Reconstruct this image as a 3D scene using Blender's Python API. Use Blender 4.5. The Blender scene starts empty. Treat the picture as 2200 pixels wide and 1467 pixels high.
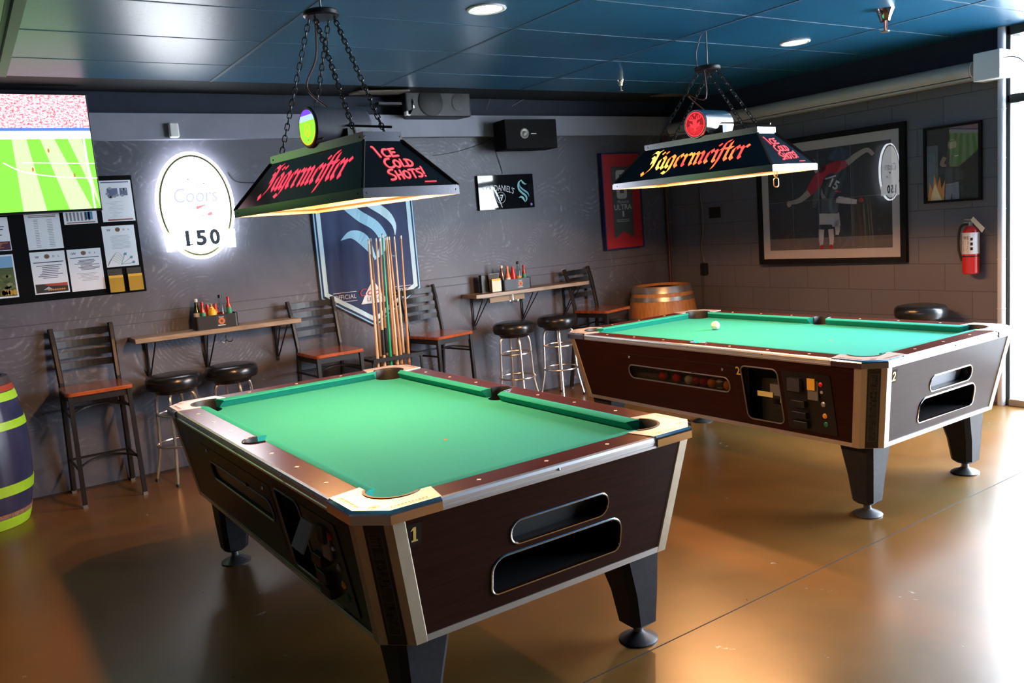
import bpy, bmesh, math, random
from mathutils import Vector, Matrix
from mathutils.geometry import tessellate_polygon
random.seed(4)
PI = math.pi
S = bpy.context.scene
COL = S.collection

# ------------------------------------------------------------------ camera
CAM = Vector((0.0, 0.0, 1.546))
YAW, PIT, ROL, FPX = 0.5776, 0.1361, -0.0792, 1798.7
fw = Vector((math.sin(YAW)*math.cos(PIT), math.cos(YAW)*math.cos(PIT), -math.sin(PIT)))
r0 = Vector((math.cos(YAW), -math.sin(YAW), 0)); u0 = r0.cross(fw)
rt = math.cos(ROL)*r0 + math.sin(ROL)*u0; up = -math.sin(ROL)*r0 + math.cos(ROL)*u0
cd = bpy.data.cameras.new('camera'); cam = bpy.data.objects.new('camera', cd); COL.objects.link(cam)
cd.sensor_width = 36; cd.lens = FPX/2200*36; cd.clip_start = 0.05
cam.matrix_world = Matrix(((rt.x, up.x, -fw.x, CAM.x), (rt.y, up.y, -fw.y, CAM.y), (rt.z, up.z, -fw.z, CAM.z), (0, 0, 0, 1)))
cd.dof.use_dof = False
S.camera = cam

# ------------------------------------------------------------------ world, sun, exposure
w = bpy.data.worlds.new('daylight'); S.world = w; w.use_nodes = True
bg = w.node_tree.nodes['Background']; bg.inputs[0].default_value = (0.78, 0.89, 1.0, 1); bg.inputs[1].default_value = 22.0
S.view_settings.view_transform = 'Standard'; S.view_settings.look = 'None'
S.view_settings.exposure = 0.9; S.view_settings.gamma = 1.0; S.view_settings.use_curve_mapping = False

BULB_W = 29.0      # each bulb under the two table lamps
YB, XR, ZC = 6.30, 6.16, 2.62   # back wall, right wall, ceiling

def area_light(name, loc, rot, sx, sy, power, color):
    l = bpy.data.lights.new(name, 'AREA'); l.shape = 'RECTANGLE'; l.size = sx; l.size_y = sy; l.energy = power; l.color = color
    o = bpy.data.objects.new(name, l); COL.objects.link(o); o.location = loc; o.rotation_euler = rot
    return o
# sampling guide for the daylight through the storefront (emits nothing of its own)
portal = area_light('window_portal', (XR+0.14, 0.95, 1.32), (0, PI/2, 0), 2.55, 4.1, 1, (1, 1, 1)); portal.data.cycles.is_portal = True

# ------------------------------------------------------------------ points from the survey of the photo
def ray(px, py): return fw + rt*((px-1100)/FPX) + up*((733.5-py)/FPX)
def onY(px, py, Y=YB): d = ray(px, py); return CAM + d*((Y-CAM.y)/d.y)
def onX(px, py, X=XR): d = ray(px, py); return CAM + d*((X-CAM.x)/d.x)
def onZ(px, py, Z=0.0): d = ray(px, py); return CAM + d*((Z-CAM.z)/d.z)

# ------------------------------------------------------------------ materials
MATS = {}
def mat(name, col, rough=0.5, metal=0.0, spec=0.5, emis=None, estr=0.0, coat=0.0, trans=0.0, alpha=1.0):
    if name in MATS: return MATS[name]
    m = bpy.data.materials.new(name); m.use_nodes = True
    b = m.node_tree.nodes['Principled BSDF']
    b.inputs['Base Color'].default_value = (*col, 1); b.inputs['Roughness'].default_value = rough
    b.inputs['Metallic'].default_value = metal; b.inputs['Specular IOR Level'].default_value = spec
    b.inputs['Coat Weight'].default_value = coat; b.inputs['Coat Roughness'].default_value = 0.12
    b.inputs['Transmission Weight'].default_value = trans; b.inputs['Alpha'].default_value = alpha
    if emis: b.inputs['Emission Color'].default_value = (*emis, 1); b.inputs['Emission Strength'].default_value = estr
    MATS[name] = m; return m
def nodes(m): nt = m.node_tree; return nt, nt.nodes, nt.links, nt.nodes['Principled BSDF']
def coords(nt, scale=(1, 1, 1), gen=False, rot=(0, 0, 0)):
    t = nt.nodes.new('ShaderNodeTexCoord'); mp = nt.nodes.new('ShaderNodeMapping')
    mp.inputs['Scale'].default_value = scale; mp.inputs['Rotation'].default_value = rot
    nt.links.new(t.outputs['Object'], mp.inputs[0]); return mp.outputs[0]
def ramp(nt, fac, stops):
    r = nt.nodes.new('ShaderNodeValToRGB'); el = r.color_ramp.elements
    while len(el) < len(stops): el.new(0.5)
    for e, (p, c) in zip(el, stops): e.position = p; e.color = (*c, 1)
    nt.links.new(fac, r.inputs[0]); return r.outputs[0]
def noise(nt, vec, scale, detail=4, rough=0.6, dist=0.0):
    n = nt.nodes.new('ShaderNodeTexNoise'); n.inputs['Scale'].default_value = scale; n.inputs['Detail'].default_value = detail
    n.inputs['Roughness'].default_value = rough; n.inputs['Distortion'].default_value = dist
    if vec: nt.links.new(vec, n.inputs['Vector'])
    return n.outputs[0]
def bump(nt, h, b, strength=0.2, dist=0.01):
    n = nt.nodes.new('ShaderNodeBump'); n.inputs['Strength'].default_value = strength; n.inputs['Distance'].default_value = dist
    nt.links.new(h, n.inputs['Height'])
    prev = b.inputs['Normal'].links
    if prev: nt.links.new(prev[0].from_socket, n.inputs['Normal'])
    nt.links.new(n.outputs[0], b.inputs['Normal'])
def mixc(nt, fac, a, c, mode='MIX'):
    n = nt.nodes.new('ShaderNodeMix'); n.data_type = 'RGBA'; n.blend_type = mode
    for i, v in ((0, fac), (6, a), (7, c)):
        if isinstance(v, (int, float)): n.inputs[i].default_value = v
        elif isinstance(v, tuple): n.inputs[i].default_value = (*v, 1)
        else: nt.links.new(v, n.inputs[i])
    return n.outputs[2]
def math_(nt, op, a, b_=0.0):
    n = nt.nodes.new('ShaderNodeMath'); n.operation = op
    for i, v in ((0, a), (1, b_)):
        if isinstance(v, (int, float)): n.inputs[i].default_value = v
        else: nt.links.new(v, n.inputs[i])
    return n.outputs[0]
def noisy(name, c1, c2, scale=8, stretch=(1, 1, 1), rough=0.5, metal=0.0, bstr=0.0, lo=0.35, hi=0.65, spec=0.5, coat=0.0, detail=5):
    if name in MATS: return MATS[name]
    m = mat(name, c1, rough, metal, spec, coat=coat); nt, nd, lk, b = nodes(m)
    f = noise(nt, coords(nt, stretch), scale, detail)
    lk.new(ramp(nt, f, [(lo, c1), (hi, c2)]), b.inputs['Base Color'])
    if bstr: bump(nt, f, b, bstr)
    return m

# wood, metal and plastic of the things
CLOTH = noisy('green_cloth', (0.026, 0.31, 0.265), (0.034, 0.35, 0.305), 260, rough=0.95, spec=0.12, bstr=0.06)
CUSH = noisy('cushion_cloth', (0.016, 0.28, 0.225), (0.022, 0.32, 0.26), 200, rough=0.95, spec=0.12)
LAM = noisy('walnut_laminate', (0.017, 0.0060, 0.0045), (0.027, 0.0090, 0.0062), 22, (0.35, 0.35, 5), rough=0.28, spec=0.10)
RAIL = noisy('rail_laminate', (0.060, 0.011, 0.008), (0.085, 0.017, 0.011), 16, (4, 4, 4), rough=0.25, spec=0.55, bstr=0.015)
ALU = noisy('brushed_aluminium', (0.62, 0.62, 0.63), (0.74, 0.74, 0.75), 30, (0.3, 0.3, 30), rough=0.33, metal=0.9)
GOLD = noisy('champagne_metal', (0.48, 0.41, 0.30), (0.56, 0.48, 0.36), 12, (1, 1, 0.4), rough=0.42, metal=0.7)
CHROME = mat('chrome', (0.83, 0.84, 0.86), 0.07, 1.0)
STOOLC = mat('tube_chrome', (0.78, 0.74, 0.70), 0.27, 0.95)
CAST = noisy('polished_casting', (0.66, 0.60, 0.57), (0.74, 0.68, 0.64), 18, rough=0.36, metal=0.4)
CASTSCR = mat('casting_lettering', (0.32, 0.10, 0.06), 0.4, 0.6)
RUB = mat('black_rubber', (0.010, 0.010, 0.010), 0.55)
LEGM = noisy('black_leg_shell', (0.013, 0.013, 0.016), (0.020, 0.020, 0.024), 40, rough=0.5, bstr=0.04, spec=.25)
BLK = mat('black_plastic', (0.008, 0.008, 0.009), 0.35)
BLKM = mat('black_powder_coat', (0.012, 0.012, 0.014), 0.4, 0.2)
DARK = mat('dark_interior', (0.004, 0.004, 0.004), 0.8)
GREY = mat('grey_metal_plate', (0.25, 0.25, 0.25), 0.4, 0.7)
WHITE = mat('white_plastic', (0.75, 0.75, 0.74), 0.45)
IVORY = mat('ivory_inlay', (0.85, 0.74, 0.62), 0.4)
BLUEW = noisy('navy_paint', (0.007, 0.013, 0.034), (0.010, 0.018, 0.044), 6, rough=0.7)
SEATW = noisy('stained_seat_wood', (0.22, 0.045, 0.012), (0.38, 0.085, 0.022), 9, (1, 8, 1), rough=0.22, coat=0.5)
VINYL = noisy('black_vinyl', (0.008, 0.008, 0.009), (0.012, 0.012, 0.013), 60, rough=0.26, bstr=0.05)
MAPLE = noisy('maple_shaft', (0.72, 0.47, 0.27), (0.80, 0.56, 0.35), 12, (6, 6, 0.6), rough=0.35)
MAPLE2 = noisy('amber_shaft', (0.50, 0.24, 0.09), (0.6, 0.31, 0.13), 12, (6, 6, 0.6), rough=0.35)
GREENC = mat('green_shaft', (0.01, 0.36, 0.15), 0.3)
SHELFW = noisy('worn_shelf_wood', (0.22, 0.145, 0.085), (0.36, 0.25, 0.16), 10, (0.6, 9, 6), rough=0.4, bstr=0.05)
SHADE = mat('lamp_shade_black', (0.006, 0.006, 0.007), 0.16)
SHTRIM = mat('shade_edge_metal', (0.20, 0.20, 0.23), 0.22, 1.0)
SHIN = mat('shade_liner', (0.30, 0.16, 0.085), 0.6)

def glassy(name, tint=(1, 1, 1), refl=0.06, rough=0.0):
    if name in MATS: return MATS[name]
    m = bpy.data.materials.new(name); m.use_nodes = True; nt = m.node_tree; nt.nodes.clear()
    o = nt.nodes.new('ShaderNodeOutputMaterial'); mx = nt.nodes.new('ShaderNodeMixShader')
    t = nt.nodes.new('ShaderNodeBsdfTransparent'); g = nt.nodes.new('ShaderNodeBsdfGlossy'); f = nt.nodes.new('ShaderNodeFresnel')
    t.inputs[0].default_value = (*tint, 1); g.inputs['Roughness'].default_value = rough; f.inputs[0].default_value = 1.45
    ge = nt.nodes.new('ShaderNodeNewGeometry'); k1 = math_(nt, 'MULTIPLY', f.outputs[0], math_(nt, 'SUBTRACT', 1.0, ge.outputs['Backfacing']))
    nt.links.new(k1, mx.inputs[0]); nt.links.new(t.outputs[0], mx.inputs[1]); nt.links.new(g.outputs[0], mx.inputs[2])
    nt.links.new(mx.outputs[0], o.inputs[0]); MATS[name] = m; return m
GLASS = glassy('clear_glass')
SMOKE = glassy('scratched_acrylic', (0.62, 0.60, 0.57), rough=0.25)
def ems(name, col, s): return mat(name, (0.02, 0.02, 0.02), 0.5, emis=col, estr=s)

# ------------------------------------------------------------------ mesh builder
class MB:
    def __init__(s): s.v = []; s.f = []; s.m = []; s.M = Matrix.Identity(4); s.mi = 0
    def add(s, vs, fs):
        n = len(s.v); s.v += [tuple(s.M @ Vector(p)) for p in vs]
        s.f += [tuple(n+i for i in f) for f in fs]; s.m += [s.mi]*len(fs); return s
    def box(s, x0, x1, y0, y1, z0, z1):
        return s.add([(x, y, z) for z in (z0, z1) for y in (y0, y1) for x in (x0, x1)],
                     [(0, 2, 3, 1), (4, 5, 7, 6), (0, 1, 5, 4), (2, 6, 7, 3), (0, 4, 6, 2), (1, 3, 7, 5)])
    def hexa(s, b, t):      # b, t: four points each, same winding (ccw from above)
        return s.add(list(b)+list(t), [(3, 2, 1, 0), (4, 5, 6, 7), (0, 1, 5, 4), (1, 2, 6, 5), (2, 3, 7, 6), (3, 0, 4, 7)])
    def prism(s, poly, z0, z1):
        n = len(poly)
        vs = [(x, y, z0) for x, y in poly]+[(x, y, z1) for x, y in poly]
        return s.add(vs, [tuple(range(n-1, -1, -1)), tuple(range(n, 2*n))]+[(i, (i+1) % n, n+(i+1) % n, n+i) for i in range(n)])
    def loft(s, rings, caps=True, closed=False):
        n = len(rings[0]); vs = [p for r in rings for p in r]; fs = []
        k = len(rings)
        for j in range(k if closed else k-1):
            a = j*n; b = ((j+1) % k)*n
            fs += [(a+i, a+(i+1) % n, b+(i+1) % n, b+i) for i in range(n)]
        if caps and not closed: fs += [tuple(range(n-1, -1, -1)), tuple(range((k-1)*n, k*n))]
        return s.add(vs, fs)
    def lathe(s, prof, n=24, c=(0, 0, 0)):
        rings = [[(c[0]+r*math.cos(2*PI*i/n), c[1]+r*math.sin(2*PI*i/n), c[2]+z) for i in range(n)] for r, z in prof]
        return s.loft(rings, True, prof[0][0] > .004 and prof[-1][0] > .004)
    def tube(s, path, r, n=8, closed=False, flat=None):
        P = [Vector(p) for p in path]; k = len(P); rings = []; prevn = None
        for i, p in enumerate(P):
            if closed: t = (P[(i+1) % k]-P[i-1])
            else: t = (P[min(i+1, k-1)]-P[max(i-1, 0)])
            t.normalize()
            if prevn is None:
                a = Vector((0, 0, 1)) if abs(t.z) < 0.9 else Vector((1, 0, 0))
                nn = (a - t*a.dot(t)).normalized()
            else: nn = (prevn - t*prevn.dot(t)).normalized()
            prevn = nn; bb = t.cross(nn); rr = r[i] if isinstance(r, (list, tuple)) else r
            rings.append([tuple(p+nn*(rr*math.cos(2*PI*j/n+(PI/4 if n == 4 else 0)))+bb*(rr*math.sin(2*PI*j/n+(PI/4 if n == 4 else 0)))) for j in range(n)])
        return s.loft(rings, True, closed)
    def sphere(s, c, r, n=16, m=10, sz=1.0):
        prof = [(max(r*math.sin(PI*j/m), 1e-4), -r*math.cos(PI*j/m)*sz) for j in range(m+1)]
        return s.lathe(prof, n, c)
    def plate(s, outer, holes, mp, off):      # flat panel with holes: mp maps 2D to 3D, off is the thickness vector
        loops = [outer]+holes
        tris = tessellate_polygon([[Vector((x, y, 0)) for x, y in l] for l in loops])
        pts = [p for l in loops for p in l]; n = len(pts)
        A = [Vector(mp(x, y)) for x, y in pts]; vs = [tuple(a) for a in A]+[tuple(a+Vector(off)) for a in A]
        fs = [tuple(t) for t in tris]+[tuple(i+n for i in reversed(t)) for t in tris]
        k = 0
        for l in loops:
            L = len(l); fs += [(k+i, k+(i+1) % L, n+k+(i+1) % L, n+k+i) for i in range(L)]; k += L
        return s.add(vs, fs)
    def build(s, name, mats, parent=None, smooth=False, loc=None, rotz=0.0, angle=0.6, bevel=0.0, seg=2):
        me = bpy.data.meshes.new(name); me.from_pydata(s.v, [], s.f)
        if not isinstance(mats, (list, tuple)): mats = [mats]
        for m in mats: me.materials.append(m)
        for p, i in zip(me.polygons, s.m): p.material_index = i
        bm = bmesh.new(); bm.from_mesh(me); bmesh.ops.recalc_face_normals(bm, faces=bm.faces) if not getattr(s, 'keep', False) else None
        bm.to_mesh(me); bm.free()
        if smooth:
            for p in me.polygons: p.use_smooth = True
            me.set_sharp_from_angle(angle=angle)
        o = bpy.data.objects.new(name, me); COL.objects.link(o)
        if parent: o.parent = parent
        if loc: o.location = loc
        o.rotation_euler = (0, 0, rotz)
        if bevel:
            b = o.modifiers.new('bevel', 'BEVEL'); b.width = bevel; b.segments = seg; b.limit_method = 'ANGLE'; b.angle_limit = 0.6
        return o

def tag(o, label, cat, group=None):
    o['label'] = label; o['category'] = cat
    if group: o['group'] = group
    return o
def thing(name, label, cat, loc=(0, 0, 0), rotz=0.0, group=None):
    o = bpy.data.objects.new(name, None); COL.objects.link(o); o.location = loc; o.rotation_euler = (0, 0, rotz)
    o.empty_display_size = 0.1
    return tag(o, label, cat, group)
def struct(o): o['kind'] = 'structure'; return o
def dup(root, loc, rotz, label, group=None):
    r = root.copy(); COL.objects.link(r); r.location = loc; r.rotation_euler = (0, 0, rotz); r['label'] = label
    if group: r['group'] = group
    def rec(a, b):
        for ch in list(a.children):
            c = ch.copy(); COL.objects.link(c); c.parent = b; rec(ch, c)
    rec(root, r); return r
def rrect(x0, x1, y0, y1, r, n=6, rb=None):
    rb = r if rb is None else rb; out = []
    for cx, cy, a0, rr in ((x1-rb, y0+rb, -PI/2, rb), (x1-r, y1-r, 0, r), (x0+r, y1-r, PI/2, r), (x0+rb, y0+rb, PI, rb)):
        out += [(cx+rr*math.cos(a0+PI/2*i/n), cy+rr*math.sin(a0+PI/2*i/n)) for i in range(n+1)]
    return out
def arc(cx, cy, r, a0, a1, n=12): return [(cx+r*math.cos(a0+(a1-a0)*i/n), cy+r*math.sin(a0+(a1-a0)*i/n)) for i in range(n+1)]
def catmull(pts, n=6):
    P = [pts[0]]+list(pts)+[pts[-1]]; out = []
    for i in range(1, len(P)-2):
        for j in range(n):
            t = j/n; out.append(tuple(0.5*((2*b)+(c-a)*t+(2*a-5*b+4*c-d)*t*t+(3*b-a-3*c+d)*t**3) for a, b, c, d in zip(P[i-1], P[i], P[i+1], P[i+2])))
    out.append(tuple(pts[-1])); return out

# ------------------------------------------------------------------ flat printed artwork and lettering
_tc = {}
def glyphs(txt, bold=0.0):
    k = (txt, bold)
    if k in _tc: return _tc[k]
    c = bpy.data.curves.new('t', 'FONT'); c.body = txt; c.size = 1.0; c.offset = bold; c.align_x = 'CENTER'; c.resolution_u = 3
    o = bpy.data.objects.new('t', c); COL.objects.link(o); bpy.context.view_layer.update()
    me = bpy.data.meshes.new_from_object(o.evaluated_get(bpy.context.evaluated_depsgraph_get()))
    vs = [(v.co.x, v.co.y) for v in me.vertices]; fs = [tuple(p.vertices) for p in me.polygons]
    bpy.data.objects.remove(o); bpy.data.curves.remove(c); bpy.data.meshes.remove(me)
    _tc[k] = (vs, fs); return _tc[k]
class Art:
    """layers of flat shapes; x right, y up, drawn through mp(x, y, layer height) -> 3D"""
    def __init__(s, mp=None, step=0.0006): s.mb = MB(); s.mb.keep = True; s.mats = []; s.L = 0; s.step = step; s.mp = mp or (lambda x, y, h: (x, -h, y))
    def mi(s, m):
        if m not in s.mats: s.mats.append(m)
        s.mb.mi = s.mats.index(m)
    def up(s, n=1): s.L += n; return s
    def raw(s, vs, fs, m):
        s.mi(m); s.mb.add([s.mp(x, y, s.L*s.step) for x, y in vs], fs)
    def poly(s, pts, m):
        if len(pts) > 4:
            t = tessellate_polygon([[Vector((x, y, 0)) for x, y in pts]]); fs = []
            for a in t:
                p, q, r = (pts[i] for i in a)
                cr = (q[0]-p[0])*(r[1]-p[1])-(q[1]-p[1])*(r[0]-p[0])
                fs.append(tuple(a) if cr > 0 else tuple(reversed(a)))
            s.raw(pts, fs, m)
        else: s.raw(pts, [tuple(range(len(pts)))], m)
    def rect(s, x0, x1, y0, y1, m): s.poly([(x0, y0), (x1, y0), (x1, y1), (x0, y1)], m)
    def ell(s, cx, cy, rx, ry, m, n=40): s.poly([(cx+rx*math.cos(2*PI*i/n), cy+ry*math.sin(2*PI*i/n)) for i in range(n)], m)
    def ring(s, cx, cy, rx, ry, w_, m, n=48, a0=0, a1=2*PI):
        A = [(cx+rx*math.cos(a0+(a1-a0)*i/n), cy+ry*math.sin(a0+(a1-a0)*i/n)) for i in range(n+1)]
        B = [(cx+(rx-w_)*math.cos(a0+(a1-a0)*i/n), cy+(ry-w_)*math.sin(a0+(a1-a0)*i/n)) for i in range(n+1)]
        s.raw(A+B, [(i, i+1, n+2+i, n+1+i) for i in range(n)], m)
    def stroke(s, pts, wd, m, smooth=0, cap=True):
        if smooth:
            if isinstance(wd, (list, tuple)):
                q = catmull([(p[0], p[1], w2) for p, w2 in zip(pts, wd)], smooth); pts = [(a, b) for a, b, _ in q]; wd = [c for _, _, c in q]
            else: pts = catmull(pts, smooth)
        n = len(pts); A = []; B = []
        for i in range(n):
            a = Vector(pts[max(i-1, 0)]); b = Vector(pts[min(i+1, n-1)]); d = (b-a)
            if d.length == 0: d = Vector((1, 0))
            d.normalize(); nn = Vector((-d.y, d.x)); w2 = (wd[i] if isinstance(wd, (list, tuple)) else wd)/2; p = Vector(pts[i])
            A.append(tuple(p+nn*w2)); B.append(tuple(p-nn*w2))
        s.raw(A+B, [(i, n+i, n+i+1, i+1) for i in range(n-1)], m)
        if cap and not isinstance(wd, (list, tuple)):
            for p in (pts[0], pts[-1]): s.ell(p[0], p[1], wd/2, wd/2, m, 10)
    def nib(s, pts, nx, ny, m):
        for (ax, ay), (bx, by) in zip(pts, pts[1:]):
            q = [(ax-nx, ay-ny), (ax+nx, ay+ny), (bx+nx, by+ny), (bx-nx, by-ny)]
            ar = sum(q[i][0]*q[(i+1) % 4][1]-q[(i+1) % 4][0]*q[i][1] for i in range(4))
            if abs(ar) < 1e-9: continue
            s.poly(q if ar > 0 else q[::-1], m)
    def text(s, t, cx, cy, h, m, wid=None, bold=0.0, rot=0.0, shear=0.0, arcr=None):
        vs, fs = glyphs(t, bold); xs = [v[0] for v in vs]; W_ = max(xs)-min(xs); mid = (max(xs)+min(xs))/2
        sy = h/0.7; sx = (wid/W_) if wid else sy; out = []
        for x, y in vs:
            X = (x-mid)*sx+shear*y*sy; Y = y*sy-h/2
            if arcr: a = X/arcr; X, Y = (arcr+Y)*math.sin(a), (arcr+Y)*math.cos(a)-arcr
            c, k = math.cos(rot), math.sin(rot); out.append((cx+X*c-Y*k, cy+X*k+Y*c))
        s.raw(out, fs, m)
    def lines(s, x0, x1, y0, y1, n, m, th=None, jit=0.3):
        dy = (y1-y0)/n; th = th or dy*0.35
        for i in range(n):
            y = y1-dy*(i+0.5); a = x0+(x1-x0)*jit*random.random()*0.5; b = x1-(x1-x0)*jit*random.random()*0.5
            s.rect(a, b, y-th/2, y+th/2, m)
    def build(s, name, parent=None, loc=None, rotz=0.0): return s.mb.build(name, s.mats, parent, False, loc, rotz)

FRAK = {   # broad pen strokes, x-height 1
 'J': (0.80, [[(0.05, 1.28), (0.22, 1.42), (0.45, 1.32), (0.72, 1.45)], [(0.50, 1.34), (0.50, 0.25), (0.30, -0.05), (0.05, -0.30)], [(0.05, -0.30), (-0.12, -0.08)], [(0.16, 1.05), (0.30, 0.95), (0.30, 0.55)]]),
 'a': (0.72, [[(0.12, 0.75), (0.12, 0.25), (0.30, 0.05)], [(0.12, 0.75), (0.34, 0.95), (0.52, 0.78), (0.52, 0.20), (0.66, 0.05)], [(0.30, 0.05), (0.52, 0.28)], [(0.10, 1.28), (0.18, 1.20)], [(0.42, 1.28), (0.50, 1.20)]]),
 'g': (0.70, [[(0.12, 0.80), (0.12, 0.25), (0.30, 0.08), (0.50, 0.28)], [(0.12, 0.80), (0.32, 0.95), (0.52, 0.80), (0.52, -0.10), (0.34, -0.34), (0.08, -0.22)]]),
 'e': (0.58, [[(0.12, 0.80), (0.12, 0.25), (0.30, 0.05), (0.48, 0.22)], [(0.12, 0.80), (0.32, 0.95), (0.44, 0.76), (0.16, 0.48)]]),
 'r': (0.58, [[(0.02, 0.88), (0.14, 0.76), (0.14, 0.18), (0.26, 0.05)], [(0.14, 0.62), (0.36, 0.92), (0.52, 0.80)]]),
 'm': (1.10, [[(0.02, 0.88), (0.14, 0.76), (0.14, 0.18), (0.24, 0.05)], [(0.14, 0.66), (0.34, 0.92), (0.50, 0.76), (0.50, 0.18), (0.60, 0.05)], [(0.50, 0.66), (0.70, 0.92), (0.86, 0.76), (0.86, 0.18), (1.00, 0.05)]]),
 'i': (0.34, [[(0.02, 0.88), (0.14, 0.76), (0.14, 0.18), (0.28, 0.05)], [(0.12, 1.26), (0.22, 1.18)]]),
 's': (0.40, [[(0.46, 1.42), (0.22, 1.36), (0.16, 1.10), (0.16, 0.10), (0.02, -0.42)], [(0.00, 0.90), (0.34, 0.90)]]),
 't': (0.46, [[(0.20, 1.30), (0.18, 1.10), (0.18, 0.25), (0.34, 0.05), (0.44, 0.14)], [(0.00, 0.90), (0.42, 0.90)]]),
}
def fraktur(art, word, x0, y0, wid, xh, m, shear=0.18):
    tot = sum(FRAK[c][0] for c in word); k = wid/tot; x = 0
    nx, ny = 0.098*k, 0.080*xh
    for c in word:
        a, st = FRAK[c]
        for p in st: art.nib([(x0+(x+px)*k+shear*py*xh, y0+py*xh) for px, py in p], nx, ny, m)
        x += a
HAND = {
 'I': (0.55, [[(0.05, 1.05), (0.15, 0.95), (0.30, 0.0)]]),
 'C': (0.85, [[(0.70, 0.95), (0.35, 0.90), (0.10, 0.55), (0.20, 0.12), (0.50, 0.0), (0.80, 0.12)]]),
 'c': (0.62, [[(0.50, 0.78), (0.25, 0.74), (0.08, 0.42), (0.18, 0.08), (0.38, 0.0), (0.55, 0.08)]]),
 'E': (0.70, [[(0.15, 0.78), (0.12, 0.02)], [(0.05, 0.76), (0.55, 0.84)], [(0.12, 0.42), (0.48, 0.46)], [(0.10, 0.03), (0.62, 0.08)]]),
 'O': (0.70, [[(0.36, 0.76), (0.12, 0.62), (0.08, 0.25), (0.30, 0.0), (0.54, 0.16), (0.58, 0.52), (0.36, 0.76)]]),
 'L': (0.52, [[(0.12, 0.80), (0.10, 0.04), (0.48, 0.06)]]),
 'D': (0.70, [[(0.12, 0.78), (0.12, 0.02)], [(0.02, 0.78), (0.42, 0.70), (0.60, 0.40), (0.44, 0.10), (0.10, 0.02)]]),
 'S': (0.75, [[(0.68, 0.98), (0.35, 0.95), (0.14, 0.72), (0.40, 0.50), (0.60, 0.28), (0.42, 0.03), (0.05, 0.02)]]),
 's': (0.60, [[(0.52, 0.82), (0.24, 0.80), (0.12, 0.58), (0.34, 0.42), (0.48, 0.22), (0.30, 0.02), (0.05, 0.04)]]),
 'H': (0.70, [[(0.12, 0.80), (0.10, 0.0)], [(0.56, 0.84), (0.54, 0.02)], [(0.10, 0.40), (0.56, 0.42)]]),
 'T': (0.62, [[(0.02, 0.80), (0.60, 0.82)], [(0.32, 0.80), (0.28, 0.0)]]),
 '!': (0.30, [[(0.16, 1.0), (0.12, 0.30)], [(0.10, 0.03), (0.11, 0.05)]]),
}
def hand(art, word, x0, y0, h, wid, m, w_=0.16, rise=0.0):
    tot = sum(HAND[c][0] for c in word); k = wid/tot; x = 0
    for c in word:
        a, st = HAND[c]
        for p in st: art.stroke([(x0+(x+px)*k, y0+py*h+rise*(x+px)*k) for px, py in p], w_*h, m, smooth=3 if len(p) > 2 and c not in 'L' else 0)
        x += a
def s_logo(art, cx, cy, h, m1, m2, mir=1):
    k = h/690.0
    def P(l): return [(cx+(x-1545)*k, cy-(y-705)*k) for x, y in l]
    def Wd(l): return [a*k for a in l]
    art.stroke(P([(1500, 365), (1410, 430), (1372, 540), (1400, 660), (1500, 760), (1610, 835), (1658, 920), (1635, 1000), (1580, 1052)]), Wd([14, 50, 62, 66, 66, 66, 60, 44, 4]), m1, 5)
    art.stroke(P([(1425, 470), (1435, 560), (1540, 660), (1680, 750), (1742, 830), (1745, 905)]), Wd([8, 44, 52, 54, 34, 3]), m2, 5)
    art.stroke(P([(1497, 360), (1555, 440), (1640, 492), (1712, 480)]), Wd([30, 58, 42, 3]), m1, 5)
    art.stroke(P([(1366, 912), (1440, 880), (1520, 920), (1590, 1045)]), Wd([3, 50, 74, 12]), m1, 5)

# ================================================================== THE SETTING
def wall_plaster():
    m = mat('trowelled_wall_paint', (0.1, 0.1, 0.13), 0.5); nt, nd, lk, b = nodes(m)
    co = coords(nt, (1, 1, 1))
    n1 = noise(nt, co, 1.6, 5, 0.6, 0.6)
    base = ramp(nt, n1, [(0.35, (0.066, 0.067, 0.090)), (0.65, (0.102, 0.102, 0.130))])
    # trowel arcs: thin broken scratches that follow rings about scattered centres
    fine = noise(nt, co, 38, 6, 0.75)
    tot = None
    for sc, fr, off_, thr in ((1.25, 95.0, 0.0, 0.50), (2.1, 70.0, 3.7, 0.53)):
        mp2 = nd.new('ShaderNodeMapping'); mp2.inputs['Location'].default_value = (off_, off_, off_*.3); lk.new(co, mp2.inputs[0])
        v = nd.new('ShaderNodeTexVoronoi'); v.inputs['Scale'].default_value = sc; v.feature = 'SMOOTH_F1'; v.inputs['Smoothness'].default_value = 0.35; lk.new(mp2.outputs[0], v.inputs['Vector'])
        d = math_(nt, 'ADD', math_(nt, 'MULTIPLY', v.outputs['Distance'], fr), math_(nt, 'MULTIPLY', noise(nt, mp2.outputs[0], 3.0, 4, 0.6), 9.0))
        ln = math_(nt, 'POWER', math_(nt, 'ABSOLUTE', math_(nt, 'SINE', d)), 7.0)
        mk = ramp(nt, noise(nt, mp2.outputs[0], 2.0, 4, 0.65, 0.8), [(thr, (0, 0, 0)), (thr+.12, (1, 1, 1))])
        br = ramp(nt, noise(nt, mp2.outputs[0], 17, 4, 0.7), [(0.45, (0, 0, 0)), (0.62, (1, 1, 1))])
        k1 = math_(nt, 'MULTIPLY', math_(nt, 'MULTIPLY', ln, mk), math_(nt, 'MULTIPLY', br, math_(nt, 'ADD', fine, 0.1)))
        tot = k1 if tot is None else math_(nt, 'MAXIMUM', tot, k1)
    lk.new(mixc(nt, tot, base, (0.27, 0.27, 0.31)), b.inputs['Base Color'])
    lk.new(ramp(nt, n1, [(0.3, (0.42, 0.42, 0.42)), (0.7, (0.6, 0.6, 0.6))]), b.inputs['Roughness'])
    bump(nt, tot, b, 0.15, 0.002); bump(nt, fine, b, 0.14, 0.003); return m
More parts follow.
